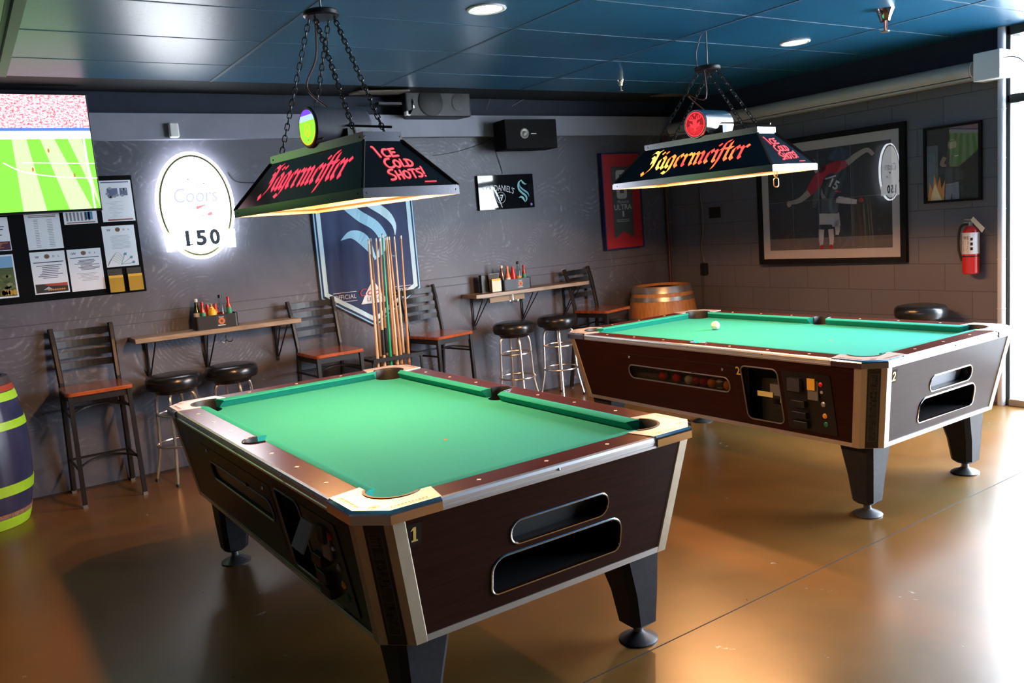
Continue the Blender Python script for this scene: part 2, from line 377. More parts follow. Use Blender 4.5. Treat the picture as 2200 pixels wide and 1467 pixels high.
def wall_block():
    m = mat('painted_block', (0.05, 0.05, 0.058), 0.6); nt, nd, lk, b = nodes(m)
    t = nd.new('ShaderNodeTexCoord'); sp = nd.new('ShaderNodeSeparateXYZ'); cb = nd.new('ShaderNodeCombineXYZ')
    lk.new(t.outputs['Object'], sp.inputs[0]); lk.new(sp.outputs[1], cb.inputs[0]); lk.new(sp.outputs[2], cb.inputs[1])
    br = nd.new('ShaderNodeTexBrick'); br.inputs['Scale'].default_value = 1.0; br.inputs['Brick Width'].default_value = 0.406; br.inputs['Row Height'].default_value = 0.203
    br.inputs['Mortar Size'].default_value = 0.004; br.inputs['Mortar Smooth'].default_value = 0.4; lk.new(cb.outputs[0], br.inputs['Vector'])
    br.inputs['Color1'].default_value = (0.112, 0.108, 0.130, 1); br.inputs['Color2'].default_value = (0.124, 0.119, 0.142, 1); br.inputs['Mortar'].default_value = (0.072, 0.068, 0.082, 1)
    lk.new(br.outputs[0], b.inputs['Base Color'])
    inv = math_(nt, 'SUBTRACT', 1.0, br.outputs['Fac']); bump(nt, inv, b, 0.45, 0.004); bump(nt, noise(nt, t.outputs['Object'], 60, 4), b, 0.2, 0.003); return m
def floor_mat():
    m = mat('stained_concrete', (0.1, 0.06, 0.03), 0.28, spec=0.6); nt, nd, lk, b = nodes(m)
    co = coords(nt)
    a = noise(nt, co, 0.75, 5, 0.55, 0.7); c = noise(nt, co, 2.6, 6, 0.65, 0.5)
    c1 = ramp(nt, a, [(0.25, (0.088, 0.064, 0.021)), (0.50, (0.160, 0.074, 0.017)), (0.75, (0.205, 0.076, 0.013))])
    c2 = ramp(nt, c, [(0.1, (0.70, 0.70, 0.70)), (0.9, (1.15, 1.12, 1.05))])
    col = mixc(nt, 1.0, c1, c2, 'MULTIPLY')
    spk = ramp(nt, noise(nt, co, 9.0, 2, 0.5, 1.5), [(0.735, (0, 0, 0)), (0.76, (1, 1, 1))])
    spk = mixc(nt, 1.0, spk, ramp(nt, noise(nt, co, 60, 2), [(0.45, (0, 0, 0)), (0.55, (1, 1, 1))]), 'MULTIPLY')
    col = mixc(nt, math_(nt, 'MULTIPLY', spk, 0.45), col, (0.5, 0.5, 0.46))
    lk.new(col, b.inputs['Base Color'])
    lk.new(ramp(nt, c, [(0.2, (0.26, 0.26, 0.26)), (0.8, (0.34, 0.34, 0.34))]), b.inputs['Roughness'])
    bump(nt, noise(nt, co, 3.0, 3), b, 0.05, 0.01); bump(nt, noise(nt, co, 90, 3), b, 0.03, 0.003); return m
def ceil_mat():
    m = mat('blue_ceiling_tile', (0.012, 0.055, 0.105), 0.33, spec=0.48); nt, nd, lk, b = nodes(m)
    co = coords(nt)
    big = noise(nt, co, 0.7, 3)
    base = ramp(nt, big, [(0.4, (0.006, 0.078, 0.160)), (0.6, (0.009, 0.098, 0.195))])
    fl = ramp(nt, noise(nt, co, 55, 2, 0.5, 1.0), [(0.60, (0, 0, 0)), (0.68, (1, 1, 1))])
    lk.new(mixc(nt, math_(nt, 'MULTIPLY', fl, 0.55), base, (0.003, 0.010, 0.018)), b.inputs['Base Color'])
    bump(nt, fl, b, 0.10, 0.002); bump(nt, noise(nt, co, 120, 3), b, 0.08, 0.002); return m
PLAST, BLOCK, FLOORM, CEILM = wall_plaster(), wall_block(), floor_mat(), ceil_mat()
BAND = noisy('grey_blue_band_paint', (0.21, 0.22, 0.28), (0.24, 0.25, 0.32), 4, rough=0.55)
OUT = mat('bright_pavement', (0.55, 0.55, 0.55), 0.8)
LW, FW_ = -4.2, -4.0      # left wall x, wall behind the viewer y
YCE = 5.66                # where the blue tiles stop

def sbox(name, x0, x1, y0, y1, z0, z1, m, **k): return struct(MB().box(x0, x1, y0, y1, z0, z1).build(name, m, **k))
sbox('floor', LW-.1, XR+.1, FW_-.1, YB+.1, -0.12, 0, FLOORM)
sbox('trim_1', XR+.1, XR+14, FW_-9, YB+9, -0.16, -0.04, OUT)          # pavement outside
sbox('wall_back', LW, XR, YB, YB+.2, 0, 2.33, PLAST)
sbox('trim_2', LW, XR, YB-.07, YB+.2, 2.33, 2.505, BAND)              # ledge along the back wall
sbox('trim_3', LW, XR, YB, YB+.2, 2.505, ZC+.08, BLUEW)               # navy strip above the ledge
sbox('wall_right', XR, XR+.2, 3.03, YB+.2, 0, 2.42, BLOCK)
sbox('trim_4', XR, XR+.2, 3.03, YB, 2.42, ZC+.08, BLUEW)
sbox('wall_left', LW-.1, LW, FW_, YB+.2, 0, ZC+.1, mat('left_wall_paint', (0.03, 0.03, 0.04), 0.6))
sbox('wall_front', LW, XR+.2, FW_-.1, FW_, 0, ZC+.1, MATS['left_wall_paint'])
sbox('ceiling', LW, XR+.1, FW_, YCE, ZC, ZC+.10, CEILM)
sbox('trim_5', LW, XR, YCE, YB, ZC+.035, ZC+.10, mat('black_strip', (0.006, 0.008, 0.013), 0.7))  # plain black strip from the blue tiles to the back wall
# horizontal seams in the back wall boarding
g = MB()
for z in (1.155, 1.085): g.box(LW, XR, YB-.004, YB+.001, z-.003, z+.003)
struct(g.build('trim_6', mat('seam_paint', (0.055, 0.055, 0.07), 0.6)))
sbox('baseboard_back', LW, XR, YB-.008, YB, 0, 0.012, mat('floor_joint_dark', (0.02, 0.012, 0.01), 0.6))
# ceiling grid
gx = [0.36+1.2*i-3.6 for i in range(9)]
xl = (onZ(500, 140, ZC).x+onZ(690, 0, ZC).x)/2
yl = (onZ(0, 65, ZC).y+onZ(662, 92, ZC).y)/2
g = MB()
for i in range(-4, 5):
    x = xl+i*1.205
    if LW < x < XR: g.box(x-.010, x+.010, FW_, YCE, ZC-.003, ZC+.001)
for i in range(-13, 3):
    y = yl+i*0.6115
    if y < YCE: g.box(LW, XR, y-.005, y+.005, ZC-.002, ZC+.001)
struct(g.build('trim_7', mat('ceiling_grid_paint', (0.035, 0.09, 0.15), 0.5)))
# saw cut in the floor
a, b_ = onZ(1407, 1393), onZ(1750, 1228)
d = (b_-a).normalized(); n_ = Vector((-d.y, d.x, 0))*0.0025; p0 = a-d*2.2; p1 = a+d*4.6
if p1.x > XR: p1 = p1
struct(MB().hexa([tuple(p0-n_), tuple(p1-n_), tuple(p1+n_), tuple(p0+n_)], [tuple(q+Vector((0, 0, .0008))) for q in (p0-n_, p1-n_, p1+n_, p0+n_)]).build('trim_8', mat('saw_cut', (0.012, 0.008, 0.005), 0.8)))

# storefront window in the right wall, from the corner post towards the viewer
FRM = mat('dark_window_frame', (0.022, 0.030, 0.024), 0.4)
SILL = mat('sill_metal', (0.35, 0.34, 0.32), 0.4, 0.5)
x0, x1 = XR-.02, XR+.12
z_tr = onX(2175, 212).z
wf = MB()
ys = [3.03, 2.975]; posts = [(2.975, 3.035)]+[(y-.03, y+.03) for y in (1.60, 0.25)]+[(-1.16, -1.10)]
for a, c in posts: wf.box(x0, x1, a, c, 0, ZC)
wf.box(x0, x1, -1.1, 3.0, ZC-.06, ZC+.1); wf.box(x0, x1, -1.1, 3.0, z_tr-.03, z_tr+.03)
win = struct(wf.build('window_1', FRM, bevel=.004))
sbox('wall_right', XR, XR+.2, FW_, -1.16, 0, ZC+.1, BLOCK)
MB().box(x0-.015, x1, -1.1, 2.975, 0.0, 0.05).build('window_sill', SILL, win, bevel=.004)
for i in range(len(posts)-1):
    ya, yb = posts[i+1][1], posts[i][0]
    MB().box(XR+.045, XR+.053, ya, yb, .05, z_tr-.03).build('window_pane', GLASS, win)
    MB().box(XR+.045, XR+.053, ya, yb, z_tr+.03, ZC-.06).build('window_pane', GLASS, win)

# ================================================================== POOL TABLES
TW, TL, TH = 1.3115, 2.338, 0.8114
ZT, ZBt = TH-.036, 0.371
IN0, IN1 = 0.010, 0.080
CH, WD, NO = 0.08, 0.112, 0.152     # chamfer, wood rail width, cushion nose inset
BED = TH-0.040
PC, PR = 0.175, 0.088               # corner pocket centre and radius
def ins(z): return IN0+(ZT-z)*(IN1-IN0)/(ZT-ZBt)
def TBm(): m = MB(); m.M = Matrix.Translation((-TW/2, -TL/2, 0)); return m
# four-fold symmetry helpers: map (v along end, u along side) of the near-left corner to each corner
def corner(k):
    if k == 0: return lambda v, u: (v, u)
    if k == 1: return lambda v, u: (TW-v, u)
    if k == 2: return lambda v, u: (TW-v, TL-u)
    return lambda v, u: (v, TL-u)

SIDE_MAP = lambda s, z: (ins(z), s, z)              # left side panel (s along u)
END_MAP = lambda s, z: (s, ins(z), z)

def make_table(number):
    t = thing('pool_table', '', 'pool table')
    # ---- cabinet
    hu = [rrect(.484, .873, .585, .665, .038, 8), rrect(.418, .937, .437, .561, .05, 8, .028)]
    eo = [(ins(ZBt)+CH+.012, ZBt), (TW-ins(ZBt)-CH-.012, ZBt), (TW-ins(ZT)-CH-.012, ZT), (ins(ZT)+CH+.012, ZT)]
    p = TBm().plate(eo, hu, END_MAP, (0, .018, 0)).build('end_panel', LAM, t)
    TBm().plate(eo, [], lambda s, z: (s, TL-ins(z), z), (0, -.018, 0)).build('end_panel', LAM, t)
    so = [(ins(ZBt)+CH+.012, ZBt), (TL-ins(ZBt)-CH-.012, ZBt), (TL-ins(ZT)-CH-.012, ZT), (ins(ZT)+CH+.012, ZT)]
    hw = [rrect(.905, 1.715, .556, .640, .036, 8), rrect(.572, .810, .425, .720, .032, 6)]
    TBm().plate(so, hw, SIDE_MAP, (.018, 0, 0)).build('side_panel', LAM, t)
    TBm().plate(so, [], lambda s, z: (TW-ins(z), s, z), (-.018, 0, 0)).build('side_panel', LAM, t)
    i = ins(ZBt)
    TBm().prism([(i, i+CH), (i+CH, i), (TW-i-CH, i), (TW-i, i+CH), (TW-i, TL-i-CH), (TW-i-CH, TL-i), (i+CH, TL-i), (i, TL-i-CH)], ZBt-.002, ZBt+.015).build('bottom_panel', LAM, t)
    # ---- openings of the near end
    def ringpart(name, loop, mp3, wd, m, out, off):
        c = (sum(q[0] for q in loop)/len(loop), sum(q[1] for q in loop)/len(loop))
        k = len(loop); A = TBm(); path = [mp3(x, y) for x, y in loop]
        A.tube([tuple(Vector(q)+Vector(off)) for q in path], wd, 6, True)
        return A.build(name, m, t, True)
    o1 = ringpart('cue_ball_slot', hu[0], END_MAP, .0035, CHROME, 1, (0, -.001, 0))
    TBm().plate(rrect(.478, .880, .580, .670, .04, 8), [], lambda s, z: (s, ins(z)+.055, z), (0, .002, 0)).build('slot_liner', mat('slot_grey', (0.015, 0.016, 0.018), .5) if number == 1 else mat('slot_light', (0.25, 0.25, 0.28), .4), o1)
    A = TBm(); rg = [[(x, ins(z)+.018*q, z) for x, z in hu[0]] for q in (1, 3.1)]; A.loft(rg, False).build('slot_wall', BLK, o1)
    o2 = ringpart('ball_return', hu[1], END_MAP, .004, CHROME, 1, (0, -.001, 0))
    A = TBm(); A.loft([[(x, ins(z)+.018+q, z) for x, z in hu[1]] for q in (0, .20)], False).build('return_tray', mat('return_tray_black', (0.007, .007, .009), .45), o2)
    TBm().box(.40, .96, .30, .305, .40, .60).build('tray_back', DARK, o2)
    # ---- long side: ball window, coin opening, coin mechanism
    o3 = ringpart('ball_window', hw[0], SIDE_MAP, .0045, GREY, 1, (-.001, 0, 0))
    TBm().plate(hw[0], [], lambda s, z: (ins(z)+.008, s, z), (.003, 0, 0)).build('window_pane', SMOKE, o3)
    A = TBm(); A.box(ins(.55)+.09, ins(.55)+.095, .86, 1.76, .50, .70); A.box(ins(.55)+.02, ins(.55)+.095, .86, 1.76, .548, .553); A.build('ball_trough', mat('trough_grey', (0.13, 0.125, 0.11), .6), o3)
    o4 = ringpart('coin_box_opening', hw[1], SIDE_MAP, .0045, GREY, 1, (-.001, 0, 0))
    TBm().box(ins(.55)+.12, ins(.55)+.125, .54, .84, .40, .74).build('opening_back', DARK, o4)
    for n_, (s, z) in enumerate(((.94, .686), (1.69, .690))):
        A = TBm(); A.M = A.M @ Matrix.Translation((ins(z), s, z)) @ Matrix.Rotation(-PI/2, 4, 'Y'); A.lathe([(.009, -.002), (.009, .004), (.005, .007), (.001, .007)], 12); A.build('lock', CHROME, t, True)
    pl = [(.862, .470), (.862, .705), (.858, .712), (1.80, .712)]
    A = TBm()
    for (sa, za), (sb, zb) in (((.860, .462), (.860, .712)), ((.860, .712), (1.79, .708))):
        A.tube([(ins(za)+.001, sa, za), (ins(zb)+.001, sb, zb)], .0022, 5)
    A.build('access_door_seam', DARK, t)
    cm = TBm().plate(rrect(.262, .545, .412, .722, .012, 3), [], lambda s, z: (ins(z)-.004, s, z), (.012, 0, 0)).build('coin_mechanism', BLK, t)
    A = TBm()
    if number == 1:
        A.hexa([(ins(.69)-.005, .50, .690), (ins(.69)-.005, .39, .690), (ins(.69)-.012, .39, .692), (ins(.69)-.012, .50, .692)],
               [(ins(.69)-.115, .53, .640), (ins(.69)-.115, .42, .640), (ins(.69)-.120, .42, .646), (ins(.69)-.120, .53, .646)]) if False else None
        A.hexa([(ins(.6)-.072, .525, .600), (ins(.6)-.072, .425, .600), (ins(.6)-.067, .425, .598), (ins(.6)-.067, .525, .598)],
               [(ins(.69)-.020, .505, .692), (ins(.69)-.020, .405, .692), (ins(.69)-.014, .405, .690), (ins(.69)-.014, .505, .690)])
        A.build('coin_slide_flap', mat('worn_grey_sticker', (0.26, 0.27, 0.26), .5), cm)
    else:
        A.box(ins(.65)-.03, ins(.65), .427, .500, .625, .690); A.build('coin_slide_flap', mat('flap_dark_grey', (.035, .035, .04), .4), cm)
    A = TBm(); A.box(ins(.64)-.012, ins(.64), .335, .395, .587, .699); A.build('coin_entry', GREY, cm, bevel=.003)
    A = TBm(); A.box(ins(.67)-.018, ins(.67)-.010, .345, .388, .640, .697); A.build('yellow_sticker', mat('yellow_sticker', (0.75, 0.42, 0.03), .5) if number == 2 else mat('dark_sticker', (.03, .03, .03), .5), cm)
    for z, r, c, nm in ((.672, .012, (0.65, 0.015, 0.012), 'red_button'), (.632, .008, (.7, .7, .7), 'small_lock'), (.570, .013, (.35, .35, .36), 'key_lock'), (.510, .013, (.75, .30, .02), 'amber_button'), (.466, .013, (.01, .16, .06), 'green_button')):
        A = TBm(); A.M = A.M @ Matrix.Translation((ins(z)-.004, .318, z)) @ Matrix.Rotation(-PI/2, 4, 'Y'); A.lathe([(r, -.004), (r, .004), (r*.6, .007), (.001, .007)], 14)
        A.build(nm, mat('btn_'+nm, c, .35, 0.6 if 'lock' in nm else 0), cm, True)
    for z in (.560, .500, .450):
        A = TBm(); A.box(ins(z)-.028, ins(z), .415, .500, z-.02, z+.015); A.build('coin_guard', BLKM, cm, bevel=.003)
    if number == 2:
        A = TBm(); A.box(ins(.6)+.03, ins(.6)+.07, .60, .66, .57, .63); A.build('coin_counter', GREY, o4)
        A = TBm(); A.box(ins(.57)+.02, ins(.57)+.024, .640, .74, .558, .585); A.build('counter_sticker', mat('cream_sticker', (.6, .55, .2), .5), o4)
        A = TBm(); A.box(ins(.53)+.02, ins(.53)+.024, .576, .60, .535, .575); A.build('counter_sticker', MATS['yellow_sticker'], o4)
    # ---- number plates
    def plate_no(mp, nrm, name='number_plate'):
        a = Art(lambda x, y, h: mp(x, y, h)); nb = TBm(); a.mb.M = nb.M
        a.rect(-.022, .022, -.032, .032, mat('number_black', (.015, .008, .007), .7, spec=.1)); a.up(2); G_ = mat('number_gold', (0.75, 0.52, 0.16), .3, .4)
        if number == 1: a.poly([(-.0045, -.017), (.0045, -.017), (.0045, .022), (-.0045, .022)], G_); a.poly([(-.011, -.022), (.011, -.022), (.009, -.017), (-.009, -.017)], G_); a.poly([(-.0045, .022), (-.012, .013), (-.012, .010), (-.0045, .014)], G_)
        else: a.text('2', 0, 0, .044, G_, bold=.015)
        return a.build(name, t)
    plate_no(lambda x, y, h: (.155+x, ins(.722+y)-.0008-h, .722+y), None)
    if number == 2: plate_no(lambda x, y, h: (ins(.69+y)-.0008-h, .830-x, .69+y), None)
    # ---- metal along the bottom and the top edge
    def strip(name, za, zb, outs, m):
        for k in range(4):
            A = TBm()
            c0, c1 = (corner(0), corner(1)) if k == 0 else (corner(1), corner(2)) if k == 1 else (corner(2), corner(3)) if k == 2 else (corner(3), corner(0))
            def pt(c, e, z, o):
                i = ins(z)-o
                a_ = CH+.03
                if k in (0, 2): x, y = c(i+a_, i)
                else: x, y = c(i, i+a_)
                return (x, y, z)
            A.hexa([pt(c0, 0, za, outs), pt(c1, 0, za, outs), pt(c1, 0, za, -.002), pt(c0, 0, za, -.002)],
                   [pt(c0, 0, zb, outs), pt(c1, 0, zb, outs), pt(c1, 0, zb, -.002), pt(c0, 0, zb, -.002)])
            A.build(name, m, t)
    strip('bottom_trim', ZBt-.002, ZBt+.020, .003, ALU)
    def toptrim(k):
        A = TBm(); c0, c1 = [(corner(0), corner(1)), (corner(1), corner(2)), (corner(2), corner(3)), (corner(3), corner(0))][k]
        prof = [(.012, TH-.001), (.004, TH-.004), (0, TH-.012), (0, TH-.020), (.002, TH-.022), (.002, TH-.028), (-.002, TH-.030), (-.001, TH-.038), (.02, TH-.038), (.02, TH-.006)]
        rings = []
        for c in (c0, c1):
            r_ = []
            for i_, z in prof:
                x, y = c(.235, i_) if k in (0, 2) else c(i_, .235)
                r_.append((x, y, z))
            rings.append(r_)
        A.loft(rings); o = A.build('rail_trim', ALU, t)
        # screws
        for f in (.5,) if k in (0, 2) else (.22, .5, .78):
            q0, q1 = Vector(rings[0][2]), Vector(rings[1][2]); q = q0.lerp(q1, f); q.z = TH-.016
            B = TBm(); B.sphere(tuple(q), .005, 8, 6); B.build('screw', CHROME, o, True)
    for k in range(4): toptrim(k)
    # ---- wooden rails with diamonds, cushions
    pts_n = [0]*0
    def rail(name, poly, dots):
        o = TBm().prism(poly, TH-.035, TH-.001).build(name, RAIL, t)
        for n_, (x, y) in enumerate(dots):
            A = TBm(); A.prism([(x-.0085, y), (x, y-.0085), (x+.0085, y), (x, y+.0085)], TH-.0012, TH-.0002); A.build('diamond_inlay', IVORY, o)
    mid = TL/2; sp = .052
    e0 = CH+.13
    def notch(c, sgn):   # half circle bite for the side pocket; sgn direction of travel
        return [(WD-.022-.0+0*q, 0) for q in ()]
    for k in (0, 1):
        c = corner(0) if k == 0 else corner(1)
        for h in (0, 1):
            f = (lambda v, u, h=h, c=c: c(v, u if h == 0 else TL-u))
            bite = [(.088+sp*math.sin(a_)*-1, mid-sp*math.cos(a_)) for a_ in [PI/2*j/8 for j in range(9)]]   # from (.088, mid-sp) to (.036, mid)
            poly = [(.0125, .225), (WD, .255), (WD, mid-sp)]+bite+[(.0125, mid)]
            poly = [f(v, u) for v, u in poly]
            stp = (mid-NO)/4
            dots = [f(.062, NO+stp*q) for q in (1, 2, 3)]
            rail('rail', poly, dots)
    for k in (0, 2):
        c0, c1 = (corner(0), corner(1)) if k == 0 else (corner(3), corner(2))
        poly = [c0(.225, .0125), c1(.225, .0125), c1(.255, WD), c0(.255, WD)]
        stp = (TW-2*NO)/4
        rail('rail', poly, [c0(NO+stp*q, .062) for q in (1, 2, 3)])
    def cushion(f, a, b, aw, bw):      # f(offset inset, along) -> x,y ; a..b nose ends, aw,bw back ends
        prof = [(WD-.004, TH-.0005), (WD+.012, TH+.0005), (NO-.004, TH-.0045), (NO, TH-.008), (NO-.012, TH-.020), (NO-.022, BED+.001), (WD-.004, BED+.001)]
        rg = []
        N_ = 2
        for e in (0, 1):
            r_ = []
            for i_, z in prof:
                k_ = (i_-WD)/(NO-WD); k_ = min(max(k_, 0), 1)
                al = (aw+(a-aw)*k_) if e == 0 else (bw+(b-bw)*k_)
                x, y = f(i_, al); r_.append((x, y, z))
            rg.append(r_)
        A = TBm(); A.loft(rg); o = A.build('cushion', CUSH, t, True, angle=.5)
        return o
    gap = .070
    for k in (0, 1):
        c = corner(k)
        for h in (0, 1):
            f = (lambda i_, al, h=h, c=c: c(i_, al if h == 0 else TL-al))
            cushion(f, NO+.098, mid-gap, NO+.062, mid-.050)
    for k in (0, 1):
        c = corner(0) if k == 0 else corner(3)
        cushion(lambda i_, al, c=c: c(al, i_), NO+.098, TW-NO-.098, NO+.062, TW-NO-.062)
    # ---- bed
    loopc = []
    m_ = WD-.02
    def cornerbite(k):
        c = corner(k)
        # from (along v) to (along u), around the pocket
        a0 = math.acos(max(-1, (m_-PC+.030)/PR)) if False else 0
        pts = [(PC-.012+PR*math.cos(a_), PC-.012+PR*math.sin(a_)) for a_ in [(-25+(115+25)*j/14)*PI/180 for j in range(15)]]
        pts = [(m_, m_+.135)]+[(PC-.020+.078*math.cos(a_), PC-.020+.078*math.sin(a_)) for a_ in [(120-150*j/12)*PI/180 for j in range(13)]]+[(m_+.135, m_)]
        return [c(v, u) for v, u in pts]
    def sidebite(k):
        c = corner(k)
        pts = [(m_, mid-.056)]+[(.098+.052*math.cos(a_), mid+.052*math.sin(a_)) for a_ in [(-75+150*j/10)*PI/180 for j in range(11)]]+[(m_, mid+.056)]
        return [c(v, u) for v, u in pts]
    b0 = cornerbite(0); b1 = cornerbite(1)[::-1]; b2 = cornerbite(2); b3 = cornerbite(3)[::-1]
    loop = b0+b1+sidebite(1)+b2+b3+sidebite(0)[::-1]
    A = TBm(); A.plate(loop, [], lambda x, y: (x, y, BED), (0, 0, -.02)); A.build('cloth_bed', CLOTH, t)
    A = TBm(); A.prism([(TW/2+.008*math.cos(q*PI/6), NO+(TL-2*NO)*.27+.008*math.sin(q*PI/6)) for q in range(12)], BED, BED+.0006); A.build('foot_spot', mat('spot_paper', (.42, .14, .06), .7), t)
    TBm().box(.09, TW-.09, .11, TL-.11, BED-.06, BED-.04).build('ball_run', DARK, t)
    # ---- pockets
    for k in range(4):
        c = corner(k)
        out = [(PC+PR*math.cos(a_), PC+PR*math.sin(a_)) for a_ in [(135-(-0)-0+(-0)) * PI/180 for _ in ()]]
        a_s = [(132+(318-132)*j/18)*PI/180 for j in range(19)]
        cut = [(PC+PR*math.cos(a_), PC+PR*math.sin(a_)) for a_ in a_s]      # from the long side round the corner to the end
        # start (132deg) is above-left, end (318deg) is below-right
        L1 = [(0.0, CH), (CH, 0.0)]
        cut = [q for q in cut if q[0] > WD-.012 or q[1] > WD-.012 or True]
        top = [(.006, .245), (.006, CH+.003), (CH+.003, .006), (.245, .006), (.268, WD)]
        cv = [(PC+PR*math.cos(a_), PC+PR*math.sin(a_)) for a_ in [(-46-(-46+(-0)))*0 for _ in ()]]
        # arc from the end rail side to the long rail side
        a1 = -math.acos((WD-PC)/-PR*-1 if False else 0)
        aa = math.degrees(math.asin((PC-WD)/PR))        # where the circle meets the inner edge
        arcp = [(PC+PR*math.cos(q), PC+PR*math.sin(q)) for q in [math.radians(-aa-(270-2*0-2*aa-0+(2*aa-90)-0)*0) for _ in ()]]
        qs = [math.radians(-aa - (270-2*aa-0)*0)]
        start, end = -aa, -(270-aa)                     # clockwise from the end rail to the long rail
        arcp = [(PC+PR*math.cos(math.radians(start+(end-start)*j/16)), PC+PR*math.sin(math.radians(start+(end-start)*j/16))) for j in range(17)]
        poly = top+arcp+[(WD, .268)]
        poly = [c(v, u) for v, u in poly]
        A = TBm(); A.plate(poly, [], lambda x, y: (x, y, TH+.0015), (0, 0, -.03))
        # skirt: shaped sides hanging over the trim
        path = [(0, .240), (0, CH), (CH, 0), (.240, 0)]
        def off(o_, z):
            q = [(-o_, .240), (-o_, CH-.4*o_), (CH-.4*o_, -o_), (.240, -o_)]; return [(*c(v, u), z) for v, u in q]
        for (oa, za), (ob, zb) in (((-.006, TH+.0015), (.004, TH-.004)), ((.004, TH-.004), (.006, TH-.010)), ((.006, TH-.010), (.006, TH-.036)), ((.006, TH-.036), (.002, TH-.038))):
            r1, r2 = off(oa, za), off(ob, zb)
            A.mi = 1; A.add(r1+r2, [(j, j+1, 5+j, 4+j) for j in range(3)])
        co = A.build('corner_casting', [CAST, CHROME], t, True, angle=.45)
        # lettering cast along the edges
        if k in (0, 1, 2, 3):
            ar = Art(lambda x, y, h: (x, y, TH+.0022+h)); ar.mb.M = TBm().M
            for s_ in (0, 1):
                for j in range(11):
                    v, u = (.018+.012, .100+j*.011) if s_ else (.100+j*.011, .030)
                    x, y = c(v, u)
                    if s_: ar.rect(x-.004, x+.004, y-.0035, y+.0030, CASTSCR) if j % 3 != 2 else ar.ell(x, y, .004, .003, CASTSCR, 8)
                    else: ar.rect(x-.0035, x+.0030, y-.004, y+.004, CASTSCR) if j % 3 != 1 else ar.ell(x, y, .003, .004, CASTSCR, 8)
                va, ua = (.020, .095) if s_ else (.095, .020)
                vb, ub = (.0215, .225) if s_ else (.225, .0215)
                xa, ya = c(va, ua); xb, yb = c(vb, ub)
                ar.rect(min(xa, xb), max(xa, xb), min(ya, yb), max(ya, yb), CASTSCR)
            ar.ring(*c(.062, .062), .017, .012, .003, CASTSCR, 20); ar.ell(*c(.062, .062), .007, .005, CASTSCR, 12)
            ar.build('casting_lettering', co)
        # liner
        A = TBm(); ang = [math.radians(start-8+(end-start+16)*j/18) for j in range(19)]
        rgs = []
        for q in ang:
            r_ = []
            for rr, z in ((PR-.008, TH+.004), (PR+.001, TH+.004), (PR+.001, BED-.12), (PR-.010, BED-.12), (PR-.014, TH-.012)):
                r_.append((*c(PC+rr*math.cos(q), PC+rr*math.sin(q)), z))
            rgs.append(r_)
        A.loft(rgs); lo = A.build('pocket_liner', RUB, t, True, angle=.5)
        x, y = c(PC-.01, PC-.01)
        B = TBm(); B.lathe([(.001, 0), (.085, 0), (.085, .01), (.001, .01)], 16, (x, y, BED-.13)); B.build('pocket_floor', DARK, lo)
        # corner post with letter plate
        zs = [ZBt-.002, ZT]
        def off2(z, o_):
            i_ = ins(z)-o_; return [(i_, i_+CH+.036), (i_, i_+CH), (i_+CH, i_), (i_+CH+.036, i_)]
        A = TBm(); rg2 = []
        for z in zs:
            o_ = off2(z, .004); n2 = off2(z, -.004)
            rg2.append([(*c(v, u), z) for v, u in o_+n2[::-1]])
        A.loft(rg2); po = A.build('corner_post', GOLD, t)
        def pm(x, y, h, c=c, k=k):     # x across the chamfer -1..1, y height
            i_ = ins(y)-.004-.0012-h*.7
            sx = -x if k in (1, 3) else x
            if k in (1, 3): f_ = .5-x/2
            else: f_ = .5+x/2
            v = i_+CH*f_; u = i_+CH*(1-f_); q = c(v, u); return (q[0], q[1], y)
        ar = Art(pm); ar.mb.M = TBm().M
        PB = mat('post_insert_black', (.006, .007, .007), .3); PG = mat('post_letter_grey', (.10, .11, .11), .4)
        ar.rect(-.52, .52, ZBt, ZT, PB); ar.up(1)
        ar.rect(-.36, .36, ZBt+.035, ZT-.03, PG); ar.up(1); ar.rect(-.32, .32, ZBt+.037, ZT-.032, PB)
        LET = {'M': [[(-.5, -1), (-.5, 1), (.5, 1), (.5, -1)], [(0, 1), (0, -1)]], 'E': [[(.5, 1), (-.5, 1), (-.5, -1), (.5, -1)], [(-.5, 0), (.5, 0)]],
               'D': [[(-.5, 1), (.3, 1), (.5, .6), (.5, -.6), (.3, -1), (-.5, -1), (-.5, 1)]], 'A': [[(-.5, -1), (-.5, 1), (.5, 1), (.5, -1)], [(-.5, 0), (.5, 0)]],
               'L': [[(-.5, 1), (-.5, -1), (.5, -1)]], 'I': [[(0, 1), (0, -1)]], 'S': [[(.5, 1), (-.5, 1), (-.5, 0), (.5, 0), (.5, -1), (-.5, -1)]], 'T': [[(-.5, 1), (.5, 1)], [(0, 1), (0, -1)]]}
        for wd_, m__ in ((.0105, PG), (.0075, PB)):
            ar.up(1)
            for j, ch in enumerate('MEDALIST'):
                yc = ZT-.058-j*.0385
                for st in LET[ch]:
                    pts = [(px_, py_) for px_, py_ in st]     # letter lies on its side: its top points to the right
                    for (ax, ay), (bx, by) in zip(pts, pts[1:]):
                        X0, Y0, X1, Y1 = ay*.17, yc-ax*.022, by*.17, yc-bx*.022
                        hw_ = wd_/2; hx = hw_/.0566
                        ar.rect(min(X0, X1)-hx, max(X0, X1)+hx, min(Y0, Y1)-hw_, max(Y0, Y1)+hw_, m__)
        ar.build('letter_plate', po)
